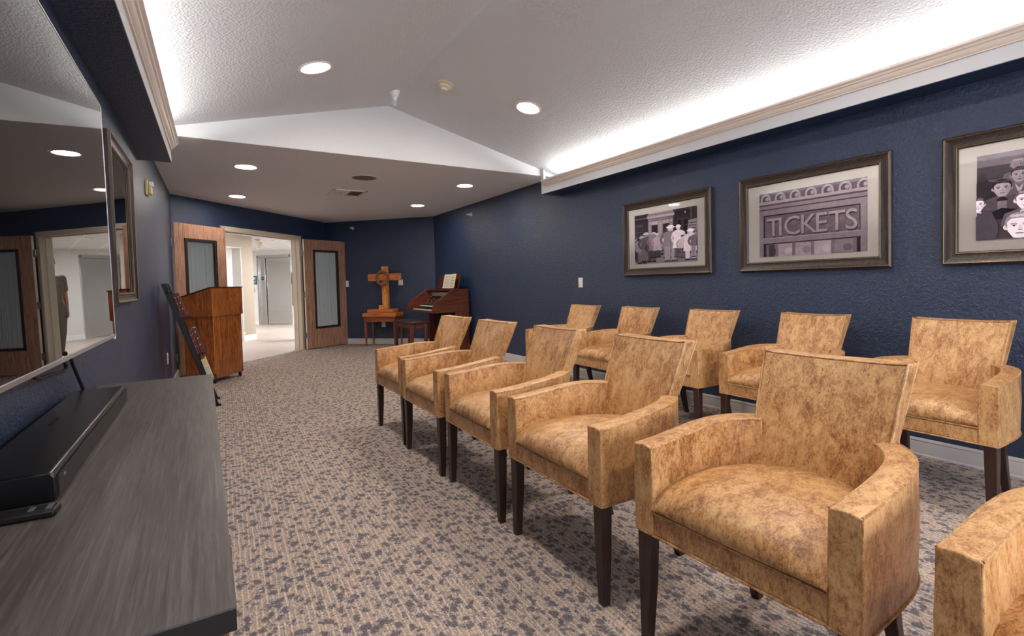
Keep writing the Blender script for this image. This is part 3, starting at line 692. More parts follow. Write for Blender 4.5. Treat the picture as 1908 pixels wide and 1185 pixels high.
def paint_crowd(p):
    p.rect(0, 0, 1, 1, .10); p.poly([(0, 0), (1, 0), (1, .14), (.6, .2), (.3, .18), (0, .1)], .62)
    p.rect(0, .18, .28, .86, .16); p.rect(.03, .3, .14, .8, .30)
    for i in range(3):
        for j in range(4): p.rect(.045+i*.032, .33+j*.11, .068+i*.032, .42+j*.11, .06)
    for i in range(9): p.rect(.02+i*.026, .9, .036+i*.026, .93, .5)
    p.rect(.66, .2, 1, .9, .13); p.rect(.70, .3, .88, .82, .27)
    for i in range(2):
        for j in range(4): p.rect(.715+i*.09, .33+j*.12, .775+i*.09, .43+j*.12, .07)
    p.rect(.90, .2, .935, 1, .34); p.rect(.95, .6, 1, 1, .2); p.ell(.83, .92, .012, .02, .98)
    # ticket booth
    p.rect(.24, .36, .65, .93, .62); p.poly([(.22, .93), (.67, .93), (.64, 1), (.25, 1)], .66); p.rect(.22, .90, .67, .935, .74)
    for i in range(12): p.rect(.235+i*.036, .91, .252+i*.036, .925, .98)
    for i in range(17): p.ell(.25+i*.024, .965, .007, .012, .35, 8)
    p.rect(.25, .84, .64, .885, .35)
    for i in range(14): p.ell(.265+i*.027, .862, .009, .014, .75, 8)
    p.rect(.30, .50, .40, .83, .10); p.rect(.49, .50, .59, .83, .12); p.rect(.30, .76, .40, .83, .8); p.rect(.49, .76, .59, .83, .78)
    p.rect(.405, .36, .485, .84, .66); p.rect(.42, .5, .47, .8, .72)
    for x in (.265, .61): p.rect(x, .42, x+.025, .82, .8); [p.rect(x+.006, .45+i*.05, x+.018, .475+i*.05, .2) for i in range(7)]
    p.rect(.38, .2, .51, .46, .72); p.rect(.39, .22, .50, .44, .2); p.ell(.445, .31, .045, .075, .78); p.ell(.445, .31, .03, .05, .4); p.rect(.44, .38, .45, .44, .7); p.rect(.36, .16, .53, .2, .15)
    # poster board right
    p.poly([(.85, .45), (1, .45), (1, .78), (.88, .76)], .7)
    for i in range(5): p.rect(.88, .5+i*.05, .99, .515+i*.05, .25)
    figure(p, .015, .06, .5, .42, .16, .3, .6, .9); figure(p, .13, .02, .55, .66, .52, .82, .6); figure(p, .205, .05, .58, .40, .55, .85, .6)
    figure(p, .30, .04, .46, .36, .38, .2, .3); figure(p, .335, .12, .50, .58, .3, .86, .6, .9, True); figure(p, .395, .12, .47, .84, .3, .88, .7, .8, True)
    figure(p, .55, .10, .54, .82, .60, .16, .5, .75); figure(p, .61, .03, .68, .40, .46, .9, .72)
    figure(p, .73, .10, .60, .80, .24, .92, .7, .75, True); figure(p, .80, .08, .42, .62, .22, .14, .6); figure(p, .91, .04, .56, .76, .66, .90, .7, 1., True); figure(p, .99, .08, .48, .3, .4, .3, .5)
def paint_tickets(p):
    p.rect(0, 0, 1, 1, .60)
    p.rect(0, .86, 1, 1, .42)
    for i in range(7):          # carved scrolls above the cornice
        u = .07+i*.15; p.ell(u, .90, .055, .09, .72); p.ell(u, .90, .036, .06, .34); p.ell(u+.015, .91, .018, .03, .78)
    p.rect(0, .83, 1, .87, .70); p.rect(0, .80, 1, .825, .32); p.rect(0, .755, 1, .80, .58); p.rect(0, .735, 1, .75, .22); p.rect(0, .65, 1, .735, .64)
    p.rect(.045, .30, .945, .655, .14); p.rect(.06, .30, .935, .635, .47)
    for i in range(14): p.ell(.10+i*.063, .34+.2*((i*37) % 10)/10, .022, .03, .56, 12)
    cell = [('T', .075), ('I', .19), ('C', .25), ('K', .41), ('E', .55), ('T', .675), ('S', .815)]
    for ch, u in cell:
        p.text(ch, u+.008, .302, .29, .12, .95); p.text(ch, u+.004, .318, .29, .50, .95); p.text(ch, u, .325, .29, .78, .95)
    p.rect(0, 0, .045, .72, .60); p.rect(.945, 0, .99, .70, .62); p.rect(0, .21, .99, .295, .62); p.rect(.04, .285, .95, .297, .78); p.rect(.045, .19, .95, .212, .10)
    us = [.06, .20, .37, .55, .73, .915]
    p.rect(.045, 0, .06, .2, .08); p.rect(.90, 0, .945, .2, .1)
    for i in range(5):
        a, c = us[i], us[i+1]
        p.rect(a, 0, c, .195, [.5, .76, .70, .80, .58][i]); p.ell((a+c)/2+.02, .08, .04, .05, [.2, .9, .62, .9, .45][i]); p.rect(c-.03, 0, c, .2, .55); p.rect(c, 0, c+.008, .2, .15)
    p.rect(.06, 0, .075, .19, .15); p.rect(.10, 0, .16, .19, .28)
def face(p, u, v, r, hair, skin=.78, coat=.4, tilt=0, low=False):
    ry = r*1.9
    p.poly([(u-r*2.4, v-ry*2.6), (u+r*2.4, v-ry*2.6), (u+r*2., v-ry*1.3), (u+r*.6, v-ry*.85), (u-r*.6, v-ry*.85), (u-r*2., v-ry*1.3)], coat)
    p.poly([(u-r*.45, v-ry*1.2), (u+r*.45, v-ry*1.2), (u+r*.42, v-ry*.6), (u-r*.42, v-ry*.6)], skin-.18)
    p.poly([(u-r*.55, v-ry*1.05), (u, v-ry*1.75), (u+r*.55, v-ry*1.05), (u+r*.2, v-ry*2.2), (u-r*.2, v-ry*2.2)], .88)
    p.ell(u-r*.98, v-ry*.05, r*.2, ry*.22, skin-.08); p.ell(u+r*.98, v-ry*.05, r*.16, ry*.2, skin-.15)
    p.ell(u, v+ry*.32, r*1.06, ry*.82, hair)
    p.poly([(u-r*.9, v+ry*.35), (u-r*.6, v+ry*.62), (u+r*.1, v+ry*.66), (u+r*.7, v+ry*.58), (u+r*.92, v+ry*.3), (u+r*.86, v-ry*.35), (u+r*.5, v-ry*.85), (u, v-ry*1.), (u-r*.5, v-ry*.85), (u-r*.86, v-ry*.35)], skin)
    p.poly([(u+r*.3, v+ry*.5), (u+r*.92, v+ry*.3), (u+r*.86, v-ry*.35), (u+r*.5, v-ry*.85), (u+r*.35, v-ry*.3)], skin-.12)
    for i in range(4): p.ell(u-r*.5+i*r*.35, v+ry*.85, r*.2, ry*.12, min(1, hair+.2))
    for sx in (-1, 1):
        p.poly([(u+sx*r*.16, v+ry*.16), (u+sx*r*.68, v+ry*.18), (u+sx*r*.62, v+ry*.25), (u+sx*r*.2, v+ry*.23)], max(0, hair-.05))
        p.ell(u+sx*r*.40, v+ry*.05, r*.2, ry*.07, .9, 12); p.ell(u+sx*r*.40, v+ry*.05, r*.09, ry*.07, .08, 10); p.ell(u+sx*r*.40, v+ry*.10, r*.22, ry*.03, .25, 10)
    p.poly([(u-r*.04, v+ry*.1), (u+r*.1, v+ry*.08), (u+r*.22, v-ry*.28), (u-r*.12, v-ry*.3)], skin-.1); p.ell(u+r*.04, v-ry*.30, r*.18, ry*.045, skin-.3, 10)
    p.ell(u, v-ry*.55, r*.32, ry*.06, skin-.42, 12); p.ell(u, v-ry*.63, r*.24, ry*.04, skin-.1, 12)
def paint_faces(p):
    p.rect(0, 0, 1, 1, .36); p.rect(0, .70, 1, .86, .28); p.rect(0, .86, 1, 1, .50); p.rect(0, .55, .6, .70, .42); p.ell(.06, .52, .10, .16, .12)
    for u, v, r, hr, sk, ct in ((.60, .80, .05, .3, .6, .3), (.80, .76, .05, .12, .62, .2), (.93, .62, .06, .2, .66, .3), (.48, .70, .05, .2, .66, .4)): face(p, u, v, r, hr, sk, ct)
    face(p, .222, .83, .036, .62, .62, .46); face(p, .232, .715, .044, .12, .74, .44)
    p.ell(.035, .60, .05, .12, .12); p.ell(.03, .74, .025, .05, .24)
    face(p, .142, .585, .050, .10, .82, .40); p.ell(.142, .455, .030, .035, .12); p.rect(.118, .30, .168, .44, .64); p.poly([(.06, .30), (.14, .36), (.22, .33), (.22, .22), (.08, .24)], .10)
    face(p, .40, .50, .058, .16, .78, .22); face(p, .62, .48, .06, .2, .76, .4); face(p, .84, .42, .07, .12, .78, .3)
    face(p, .268, .425, .056, .28, .86, .26)
    for n_ in range(60): p.ell(.17+.011*(n_ % 9)+.004*(n_//9 % 2), .15+.022*(n_//9), .003, .004, .55, 6)
    face(p, .008, .42, .042, .16, .88, .14); p.ell(.04, .12, .085, .20, .13)
    face(p, .50, .20, .08, .1, .8, .2); face(p, .76, .16, .09, .3, .78, .25)
    face(p, .238, .135, .074, .46, .84, .16)
def paint_poster(p):
    p.rect(0, 0, 1, 1, .62); p.rect(0, .62, 1, 1, .72)
    for i in range(6): p.rect(.02, .66+i*.055, .24, .69+i*.055, .5); p.ell(.13, .68+i*.055, .05, .02, .85)
    p.rect(.30, .80, .95, .98, .35)
    for i in range(3): p.rect(.36, .83+i*.045, .90, .85+i*.045, .85)
    p.rect(.32, .60, .92, .80, .48); p.poly([(.4, .6), (.85, .6), (.8, .74), (.5, .76)], .2); p.rect(.34, .56, .9, .60, .9)
    p.poly([(0, .56), (1, .50), (1, .535), (0, .60)], .9); p.rect(0, .34, 1, .50, .82)
    p.text('25', .10, .37, .125, .08, .8); p.text('¢', .40, .42, .07, .08, .8)
    for i in range(4): p.rect(.50, .475-i*.033, .96, .49-i*.033, .2)
    p.poly([(0, .16), (1, .12), (1, .30), (0, .34)], .12); p.rect(.06, .27, .5, .30, .9); p.rect(.06, .22, .6, .25, .9)
    p.rect(.1, 0, .9, .13, .3); p.rect(.45, .0, .6, .12, .6)
PC = lambda y, z: Matrix.Translation((W, y, z)) @ Matrix.Rotation(-PI/2, 4, 'Z')
ZP = 1.638
picture('framed_picture', 'bronze framed monochrome photo of a crowd at a ticket booth', PC(3.51, ZP), 1.125, .785, .078, .08, .80, .52, .038, paint_crowd, (.0, -.012))
picture('framed_picture', 'bronze framed monochrome photo reading TICKETS, middle of right wall', PC(2.105, ZP), 1.125, .785, .078, .08, .80, .52, .038, paint_tickets, (.015, -.015))
picture('framed_picture', 'bronze framed monochrome photo of boys in an audience, cut by the frame edge', PC(.71, ZP), 1.125, .785, .078, .08, .80, .50, .038, paint_faces, (0, -.0))
picture('framed_picture', 'bronze framed poster print on the left wall beside the television', TLW(3.875, 1.615), .85, .95, .065, .08, .62, .70, .048, paint_poster)

# ------------------------------------------------------------------ armchairs
CEN = .30
def smoothpath(pts, n=4):
    out = []
    P = [Vector(p) for p in pts]
    for i in range(len(P)-1):
        p0 = P[max(i-1, 0)]; p1 = P[i]; p2 = P[i+1]; p3 = P[min(i+2, len(P)-1)]
        for k in range(n):
            t = k/n
            out.append(.5*((2*p1)+(-p0+p2)*t+(2*p0-5*p1+4*p2-p3)*t*t+(-p0+3*p1-3*p2+p3)*t**3))
    out.append(P[-1]); return out
def make_chair(label, group):
    t = thing('armchair', label, 'chair', group=group)
    X = lambda u: u-CEN
    ZB = .378
    # seat cushion -----------------------------------------
    b = B(); NU, NV = 16, 14; grid = []
    prof = [(.010, .456), (.001, .462), (-.005, .480), (-.005, .500), (.004, .522), (.022, .540), (.05, .553), (.09, .563), (.14, .570), (.20, .574), (.27, .575), (.34, .573), (.40, .569), (.47, .562)]
    for (u, z) in prof:
        row = []
        hw = .262 if u < .25 else .262-.06*((u-.25)/.22)**1.5
        for j in range(NV+1):
            s = -1+2*j/NV
            crown = (1-abs(s)**2.6)
            zz = z if u < .008 and z < .47 else z-(1-crown)*.036*min(1, (z-.456)/.05)
            uu = u-(.006*crown if z < .52 and u < .03 else 0)
            row.append(b.verts.new((X(uu), s*hw, zz)))
        grid.append(row)
    for r0, r1 in zip(grid, grid[1:]):
        for j in range(NV): b.faces.new((r0[j], r0[j+1], r1[j+1], r1[j]))
    # skirt so the cushion is a closed body
    und = [[b.verts.new((X(.012), s*.262, .452)), b.verts.new((X(.47), s*.2, .452))] for s in (-1, 1)]
    b.faces.new([g for g in grid[0]]+[und[1][0], und[0][0]]); b.faces.new([g for g in grid[-1]][::-1]+[und[0][1], und[1][1]])
    for k, s in ((0, 0), (NV, 1)): b.faces.new([r[k] for r in grid]+[und[s][1], und[s][0]])
    b.faces.new([und[0][0], und[1][0], und[1][1], und[0][1]])
    seat = obj('seat', b, 'leather', t, ang=60)
    b = B(); tube(b, [(X(.000), v, .4545) for v in (-.262, 0, .262)], .0042, 8); obj('piping', b, 'piping', seat)
    # front rail and frame
    b = B(); box(b, X(.004), X(.50), -.264, .264, ZB+.002, .4525); fr = obj('seat_frame', b, 'leather', t, bevel=.006)
    # arms --------------------------------------------------
    cp = smoothpath([(0, .299), (.12, .299), (.22, .2975), (.31, .291), (.385, .275), (.445, .247), (.49, .215), (.508, .190)], 4)
    for s in (-1, 1):
        b = B(); rings = []; outer = []; inner = []; n = len(cp)
        for i, p in enumerate(cp):
            d = (cp[min(i+1, n-1)]-cp[max(i-1, 0)]).normalized(); nn = Vector((-d.y, d.x))
            if nn.y < 0: nn = -nn
            w0 = .036
            po = p+nn*w0; pi = p-nn*w0
            f = min(1, p.x/.45); zt = .664+.032*f*f*(3-2*f)
            zb = ZB
            bul = .004
            rings.append([b.verts.new((X(po.x), s*po.y, zb)), b.verts.new((X(po.x), s*(po.y+bul), (zb+zt)/2)), b.verts.new((X(po.x), s*po.y, zt)), b.verts.new((X((po.x+pi.x)/2), s*(po.y+pi.y)/2, zt+.005)), b.verts.new((X(pi.x), s*pi.y, zt)), b.verts.new((X(pi.x), s*(pi.y-.004), (zb+zt)/2)), b.verts.new((X(pi.x), s*pi.y, zb))])
            outer.append((X(po.x), s*(po.y+.001), zt)); inner.append((X(pi.x), s*(pi.y-.001), zt))
        for r0, r1 in zip(rings, rings[1:]):
            for k in range(7): b.faces.new((r0[k], r0[(k+1) % 7], r1[(k+1) % 7], r1[k]))
        b.faces.new(rings[0]); b.faces.new(rings[-1][::-1])
        arm = obj('arm', b, 'leather', t, bevel=.009, seg=3, ang=50)
        b = B(); r = .0036
        tube(b, [(o[0]+.004 if i == 0 else o[0], o[1]-s*.003, o[2]-.002) for i, o in enumerate(outer)], r, 6)
        tube(b, [(o[0]+.004 if i == 0 else o[0], o[1]+s*.003, o[2]-.002) for i, o in enumerate(inner)], r, 6)
        tube(b, [(X(.0035), s*.3325, ZB+.004), (X(.0035), s*.3325, .66)], r, 6); tube(b, [(X(.0035), s*.2665, ZB+.004), (X(.0035), s*.2665, .66)], r, 6)
        obj('piping', b, 'piping', arm)
        b = B(); tube(b, [(X(.003), s*.262, ZB)]+[(X(.003), s*.334, ZB)]+[(o[0]+.002, o[1], ZB) for o in outer[1:]], .004, 6)
        obj('hem_piping', b, 'piping', arm)
    b = B(); tube(b, [(X(.003), -.262, ZB), (X(.003), .262, ZB)], .004, 6); obj('piping', b, 'piping', fr)
    # backrest ---------------------------------------------
    b = B(); NZ, NV = 14, 12; F, R_ = [], []
    zs = [ZB+(.928-ZB)*i/NZ for i in range(NZ+1)]
    def uf(z): return .430+.065*max(0, (z-.50))/.19 if z < .69 else .495+.092*(z-.69)/.235
    def ur(z): return .535 if z < .5 else .535+.018*(z-.5)/.19 if z < .69 else .553+.107*((z-.69)/.238)
    def hw(z): return .200 if z < .5 else .200+.010*(z-.5)/.19 if z < .69 else .210+.016*((z-.69)/.238)
    for z in zs:
        a_, c_ = [], []
        for j in range(NV+1):
            s = -1+2*j/NV; sag = -.006*(1-s*s)*max(0, (z-.85)/.078)
            bow = .016*(1-s*s)
            cush = -.010*(1-s**4)*math.sin(PI*min(1, max(0, (z-.5)/.44)))
            a_.append(b.verts.new((X(uf(z)+bow+cush), s*hw(z), z+sag)))
            c_.append(b.verts.new((X(ur(z)+bow), s*hw(z)*(1.0), z+sag)))
        F.append(a_); R_.append(c_)
    for G in (F, R_):
        for r0, r1 in zip(G, G[1:]):
            for j in range(NV): b.faces.new((r0[j], r0[j+1], r1[j+1], r1[j]))
    for j in range(NV):
        b.faces.new((F[-1][j], F[-1][j+1], R_[-1][j+1], R_[-1][j])); b.faces.new((F[0][j], F[0][j+1], R_[0][j+1], R_[0][j]))
    for k in (0, NV):
        for i in range(NZ): b.faces.new((F[i][k], F[i+1][k], R_[i+1][k], R_[i][k]))
    top = [v.co.copy() for v in F[-1]]; topr = [v.co.copy() for v in R_[-1]]
    lf = [[r[k].co.copy() for r in F if r[k].co.z > .52] for k in (0, NV)]; rf = [[r[k].co.copy() for r in R_ if r[k].co.z > .68] for k in (0, NV)]
    back = obj('backrest', b, 'leather', t, bevel=.009, seg=3, ang=50)
    b = B(); off = Vector((-.001, 0, -.0035))
    pts = [p+Vector((-.001, .003, 0)) for p in lf[0]]+[p+off for p in top[1:-1]]+[p+Vector((-.001, -.003, 0)) for p in lf[1][::-1]]
    tube(b, pts, .0040, 6)
    pts = [p+Vector((.001, .003, 0)) for p in rf[0]]+[p+Vector((.001, 0, -.0035)) for p in topr[1:-1]]+[p+Vector((.001, -.003, 0)) for p in rf[1][::-1]]
    tube(b, pts, .0040, 6)
    obj('piping', b, 'piping', back)
    # lower rear shell and underside
    b = B()
    pl = [(.05, -.30), (.05, .30), (.36, .27), (.46, .22), (.52, .18), (.52, -.18), (.46, -.22), (.36, -.27)]
    prism(b, [(X(u), v) for u, v in pl], ZB-.006, ZB+.01, lambda a, c, d: (a, c, d)); obj('underside', b, 'black', t)
    # legs
    for s in (-1, 1):
        b = B(); y0, y1 = s*.332, s*.284
        q = [(.010, .300, .378), (.010, .318, 0)]
        top_ = [(X(.006), s*.330), (X(.056), s*.330), (X(.056), s*.280), (X(.006), s*.280)]
        mid_ = [(X(.008), s*.330), (X(.052), s*.330), (X(.052), s*.285), (X(.008), s*.285)]
        bot_ = [(X(.010), s*.328), (X(.042), s*.328), (X(.042), s*.296), (X(.010), s*.296)]
        rs = [[b.verts.new((x, y, z)) for x, y in r] for r, z in ((bot_, 0), (mid_, .2), (top_, ZB-.004))]
        for r0, r1 in zip(rs, rs[1:]):
            for k in range(4): b.faces.new((r0[k], r0[(k+1) % 4], r1[(k+1) % 4], r1[k]))
        b.faces.new(rs[0]); b.faces.new(rs[-1]); obj('leg', b, 'legwood', t, bevel=.003)
        b = B(); rs = []
        for i in range(7):
            f = i/6; z = (ZB-.004)*(1-f); u = .455+.075*f**1.7; w = .046-.014*f; v = .215+.012*f
            rs.append([b.verts.new((X(u+a), s*(v+c), z)) for a, c in ((-w/2, -w/2), (w/2, -w/2), (w/2, w/2), (-w/2, w/2))])
        for r0, r1 in zip(rs, rs[1:]):
            for k in range(4): b.faces.new((r0[k], r0[(k+1) % 4], r1[(k+1) % 4], r1[k]))
        b.faces.new(rs[0]); b.faces.new(rs[-1]); obj('leg', b, 'legwood', t, bevel=.003)
    return t
GF, GBK = 'front row of tan armchairs', 'back row of tan armchairs along the navy wall'
front = [(1.208, .872, .03, 'large tan leather armchair, whole one nearest the viewer in the front row'),
         (1.205, 1.697, -.02, 'tan leather armchair, second whole one from the viewer in the front row'),
         (1.218, 2.465, -.03, 'tan leather armchair in the middle of the front row'),
         (1.216, 3.215, -.01, 'tan leather armchair, next to last of front row towards the organ'),
         (1.232, 3.95, 0, 'tan leather armchair at the far end of the front row, before the organ'),
         (1.21, .062, 0, 'tan leather armchair cut by the bottom right corner, only one arm visible')]
backr = [(3.128, 1.118, -.02, 'tan leather armchair of the back row, whole one under the audience photo'),
         (3.125, 1.940, -.02, 'tan leather armchair of the back row directly below the TICKETS photo'),
         (3.135, 2.785, -.02, 'tan leather armchair, middle one of the five in the back row'),
         (3.135, 3.645, -.02, 'tan leather armchair of the back row, second from the far end'),
         (3.131, 4.49, -.02, 'tan leather armchair at the far end of the back row, below light switch')]
proto = None
for lst, g in ((front, GF), (backr, GBK)):
    for (xf, yc, rz, lab) in lst:
        loc = (xf+CEN, yc, 0)
        if proto is None:
            proto = make_chair(lab, g); proto.location = loc; proto.rotation_euler = (0, 0, rz)
        else: dup(proto, loc, rz, lab, g)

# ------------------------------------------------------------------ media console and things on it
ZT = .766; CX = .022; CY0, CY1 = .785, 3.06
t = thing('media_console', 'long low console with charcoal wood-grain top along the left wall', 'cabinet', (-.22, 1.92, 0))
o_ = Vector((-.22, 1.92, 0))
def rel(b):
    for v in b.verts: v.co -= o_
    return b
b = B(); prism(b, [(wl(CY0)+.012, CY0), (CX, CY0), (CX, CY1), (wl(CY1)+.012, CY1)], ZT-.002, ZT, lambda a, c, d: (a, c, d)); obj('top', rel(b), 'cabtop', t)
b = B(); prism(b, [(wl(CY0)+.012, CY0), (CX-.0005, CY0+.0005), (CX-.0005, CY1-.0005), (wl(CY1)+.012, CY1)], ZT-.034, ZT-.002, lambda a, c, d: (a, c, d)); obj('edge_band', rel(b), 'edge', t, bevel=.001)
b = B(); box(b, -.43, CX-.035, CY0+.03, CY1-.03, .10, ZT-.034); obj('body', rel(b), 'cabbody', t, bevel=.002)
b = B(); box(b, -.41, CX-.06, CY0+.06, CY1-.06, 0, .10); obj('plinth', rel(b), 'black', t)
nd = 4; dy = (CY1-CY0-.08)/nd
for i in range(nd):
    y0 = CY0+.04+i*dy
    b = B(); box(b, CX-.035, CX-.018, y0+.004, y0+dy-.004, .11, ZT-.05)
    for z0, z1, a, c in ((.11, .17, y0+.004, y0+dy-.004), (ZT-.11, ZT-.05, y0+.004, y0+dy-.004), (.17, ZT-.11, y0+.004, y0+.064), (.17, ZT-.11, y0+dy-.064, y0+dy-.004)): box(b, CX-.018, CX-.010, a, c, z0, z1)
    d_ = obj('door', rel(b), 'cabbody', t, bevel=.002)
    yk = y0+dy-.035 if i % 2 == 0 else y0+.035
    b = B(); tube(b, [(CX-.010, yk, .50), (CX+.006, yk, .50), (CX+.006, yk, .60), (CX-.010, yk, .60)], .004); obj('handle', rel(b), 'doordark', d_)
t = thing('soundbar', 'long black soundbar lying on the console below the television', 'soundbar', (-.37, 1.97, ZT))
b = B(); prism(b, [(-.075, 0), (.085, 0), (.088, .006), (.088, .052), (.080, .064), (-.070, .064), (-.075, .058)], -.565, .565, lambda a, c, d: (a, d, c)); obj('housing', b, 'gloss', t, bevel=.004)
b = B(); box(b, .0885, .091, -.555, .555, .006, .054); obj('grille', b, 'perf', t)
b = B()
for i in range(4): b = B(); lathe(b, [(0, .0635), (.005, .0635), (.005, .066), (0, .066)], Matrix.Translation((-.02, -.05+i*.028, 0)), 12); obj('button', b, 'black', t)
b = B(); box(b, .0915, .093, -.52, -.505, .040, .046); obj('badge', b, 'hinge', t)
t = thing('remote_control', 'slim black remote control with silver buttons in front of the soundbar', 'remote', (-.36, 1.335, ZT), -.06)
b = B(); box(b, -.095, .095, -.021, .021, 0, .016); obj('body', b, 'black', t, bevel=.005)
for i, (x, y) in enumerate(((.082, 0), (.055, .004), (-.03, .006), (-.03, -.008), (-.055, .006), (-.055, -.008), (-.075, 0))):
    b = B(); box(b, x-.004, x+.004, y-(.014 if x > .05 else .004), y+(.014 if x > .07 else .004), .016, .018); obj('button', b, 'hinge', t)

# television (tilted as hung)
yaw, tilt = .009, -.010
t = thing('television', 'large wall mounted television, dark glossy screen reflecting the doorway', 'television')
n = Vector((math.cos(yaw)*math.cos(tilt), -math.sin(yaw)*math.cos(tilt), -math.sin(tilt)))
ey = Vector((math.sin(yaw), math.cos(yaw), 0)); ez = n.cross(ey).normalized()
if ez.z < 0: ez = -ez
P0 = Vector((L+A*2.4+.13, 2.4, 1.48))
zc_ = (1.984+1.020)/2; yc_ = 2.692-.83
cen = P0+ey*(yc_-2.4)+ez*(zc_-1.48)
Mx = Matrix((( -ey.x, n.x*-1, ez.x, cen.x), (-ey.y, -n.y, ez.y, cen.y), (-ey.z, -n.z, ez.z, cen.z), (0, 0, 0, 1)))
# local x = -ey (toward viewer), local -y = outwards, z up
t.matrix_world = Mx
w2, h2 = .83, .482
b = B(); box(b, -w2, w2, .004, .040, -h2, h2); obj('housing', b, 'black', t, bevel=.004)
b = B(); box(b, -w2+.004, w2-.004, -.0005, .004, -h2+.012, h2-.004); obj('screen', b, 'screen', t, smooth=False)
b = B(); box(b, -w2, w2, -.003, .006, -h2-.001, -h2+.012); box(b, -w2-.001, -w2+.004, -.002, .006, -h2, h2); box(b, w2-.004, w2+.001, -.002, .006, -h2, h2); box(b, -w2, w2, -.002, .006, h2-.004, h2+.001)
obj('bezel', b, 'hinge', t, bevel=.001)
b = B(); box(b, -w2+.018, -w2+.032, -.004, .002, -h2-.008, -h2+.004); obj('sensor_tab', b, 'whiteplate', t)
b = B(); box(b, -.25, .25, .040, .072, -.2, .2); obj('rear_housing', b, 'black', t, bevel=.01)
b = B(); box(b, -.2, .2, .070, .118, -.15, .15); obj('wall_mount', b, 'black', t)
b = B(); tube(b, smoothpath([(-.44, 1.93, 1.04), (-.437, 1.975, .972), (-.436, 2.048, .950), (-.436, 2.128, .946), (-.434, 2.245, .938), (-.432, 2.35, .934), (-.432, 2.37, .951), (-.432, 2.30, .99), (-.42, 2.24, 1.05)], 5), .006); o = obj('power_cord', b, 'cord', t); o.matrix_parent_inverse = Mx.inverted()
b = B(); tube(b, smoothpath([(-.425, 2.45, 1.05), (-.444+.01, 2.464, .97), (-.432, 2.529, .90), (-.425, 2.60, .82), (-.432, 2.66, .775)], 5), .006); o = obj('signal_cord', b, 'cord', t); o.matrix_parent_inverse = Mx.inverted()

# ------------------------------------------------------------------ hymnal rack and books
ra = math.atan2(.369, 1.281-0.0)      # lean
rk = thing('book_rack', 'black leaning tube rack holding books between console and lectern', 'rack', (0.0, 6.2, 0))
o_ = Vector((0, 6.2, 0))
def bar(xz): return Vector((.069-.3144*xz, 0, xz))
b = B()
for y in (6.03, 6.42): 
    d0 = Vector((.069, y, .012)); d1 = Vector((-.334, y, 1.281)); dd = (d1-d0)
    ax = dd.normalized(); pr_ = Vector((ax.z, 0, -ax.x)); w_ = .023
    vs = []
    for p in (d0, d1):
        for a, c in ((-1, -1), (1, -1), (1, 1), (-1, 1)): vs.append(b.verts.new(p+pr_*a*w_+Vector((0, c*.012, 0))))
    for k in range(4): b.faces.new((vs[k], vs[(k+1) % 4], vs[4+(k+1) % 4], vs[4+k]))
    b.faces.new(vs[:4]); b.faces.new(vs[4:])
obj('upright', rel(b), 'black', rk, bevel=.003)
for y in (6.03, 6.42):
    b = B(); box(b, -.33, .11, y-.012, y+.012, 0, .022); obj('foot', rel(b), 'black', rk)
    b = B(); lathe(b, [(0, 0), (.014, .002), (.016, .012), (.010, .02), (0, .022)], Matrix.Translation((-.30, y-.014, 1.20)) @ Matrix.Rotation(PI/2, 4, 'X'), 16); obj('knob', rel(b), 'black', rk)
rot = Matrix.Rotation(-ra+.0, 4, 'Y')
LZ = [.93, .545, .26]                 # tier heights
for z in LZ:
    b = B(); T = Matrix.Translation(Vector((bar(z).x, 6.225, z))) @ rot
    box(b, .012, .10, -.19, .19, -.010, -.002, T); box(b, .014, .02, -.19, .19, 0, .16, T)
    obj('shelf', rel(b), 'black', rk)
def book(label, z, off, th, h, dp, m, lines=True, group='books standing in the rack'):
    t = thing('book', label, 'book', group=group); t.matrix_world = Matrix.Translation(Vector((bar(z).x, 6.08, z))) @ rot @ Matrix.Translation((off, 0, 0))
    b = B(); box(b, 0, .003, 0, dp, 0, h); box(b, th-.003, th, 0, dp, 0, h); box(b, 0, th, -.003, .003, 0, h); obj('cover', b, m, t, bevel=.0015)
    b = B(); box(b, .003, th-.003, .003, dp-.005, .004, h-.004); obj('pages', b, 'paper', t)
    if lines:
        b = B()
        for zz in (.3, .55, .8): box(b, th*.4, th*.6, -.0036, -.003, h*zz, h*zz+.014)
        obj('lettering', b, 'beige', t)
book('maroon book in the top tier of the rack, beside the black upright', LZ[0], .023, .024, .25, .16, 'maroon')
book('maroon book in the top tier of the rack, outer one', LZ[0], .049, .026, .25, .16, 'maroon')
book('thin dark maroon book in the middle tier, beside the upright', LZ[1], .023, .018, .25, .15, 'maroon')
book('thin maroon book in the middle tier, second from the upright', LZ[1], .042, .016, .26, .16, 'maroon')
book('thick maroon book in the middle tier, outermost one', LZ[1], .060, .036, .27, .17, 'maroon')
t = thing('songbook', 'tan spiral book with white dotted cover in the bottom tier', 'book'); t.matrix_world = Matrix.Translation(Vector((bar(LZ[2]).x, 6.08, LZ[2]))) @ rot @ Matrix.Translation((.025, 0, 0))
b = B(); box(b, 0, .045, 0, .2, 0, .16); obj('cover', b, 'paper', t, bevel=.002)
b = B(); box(b, 0, .045, 0, .2, .16, .235); obj('tan_top', b, 'beige', t, bevel=.002)
b = B()
for i in range(5):
    for j in range(8): box(b, .004+i*.009, .008+i*.009, -.001, 0, .01+j*.018, .02+j*.018)
obj('printed_dots', b, 'ink', t)

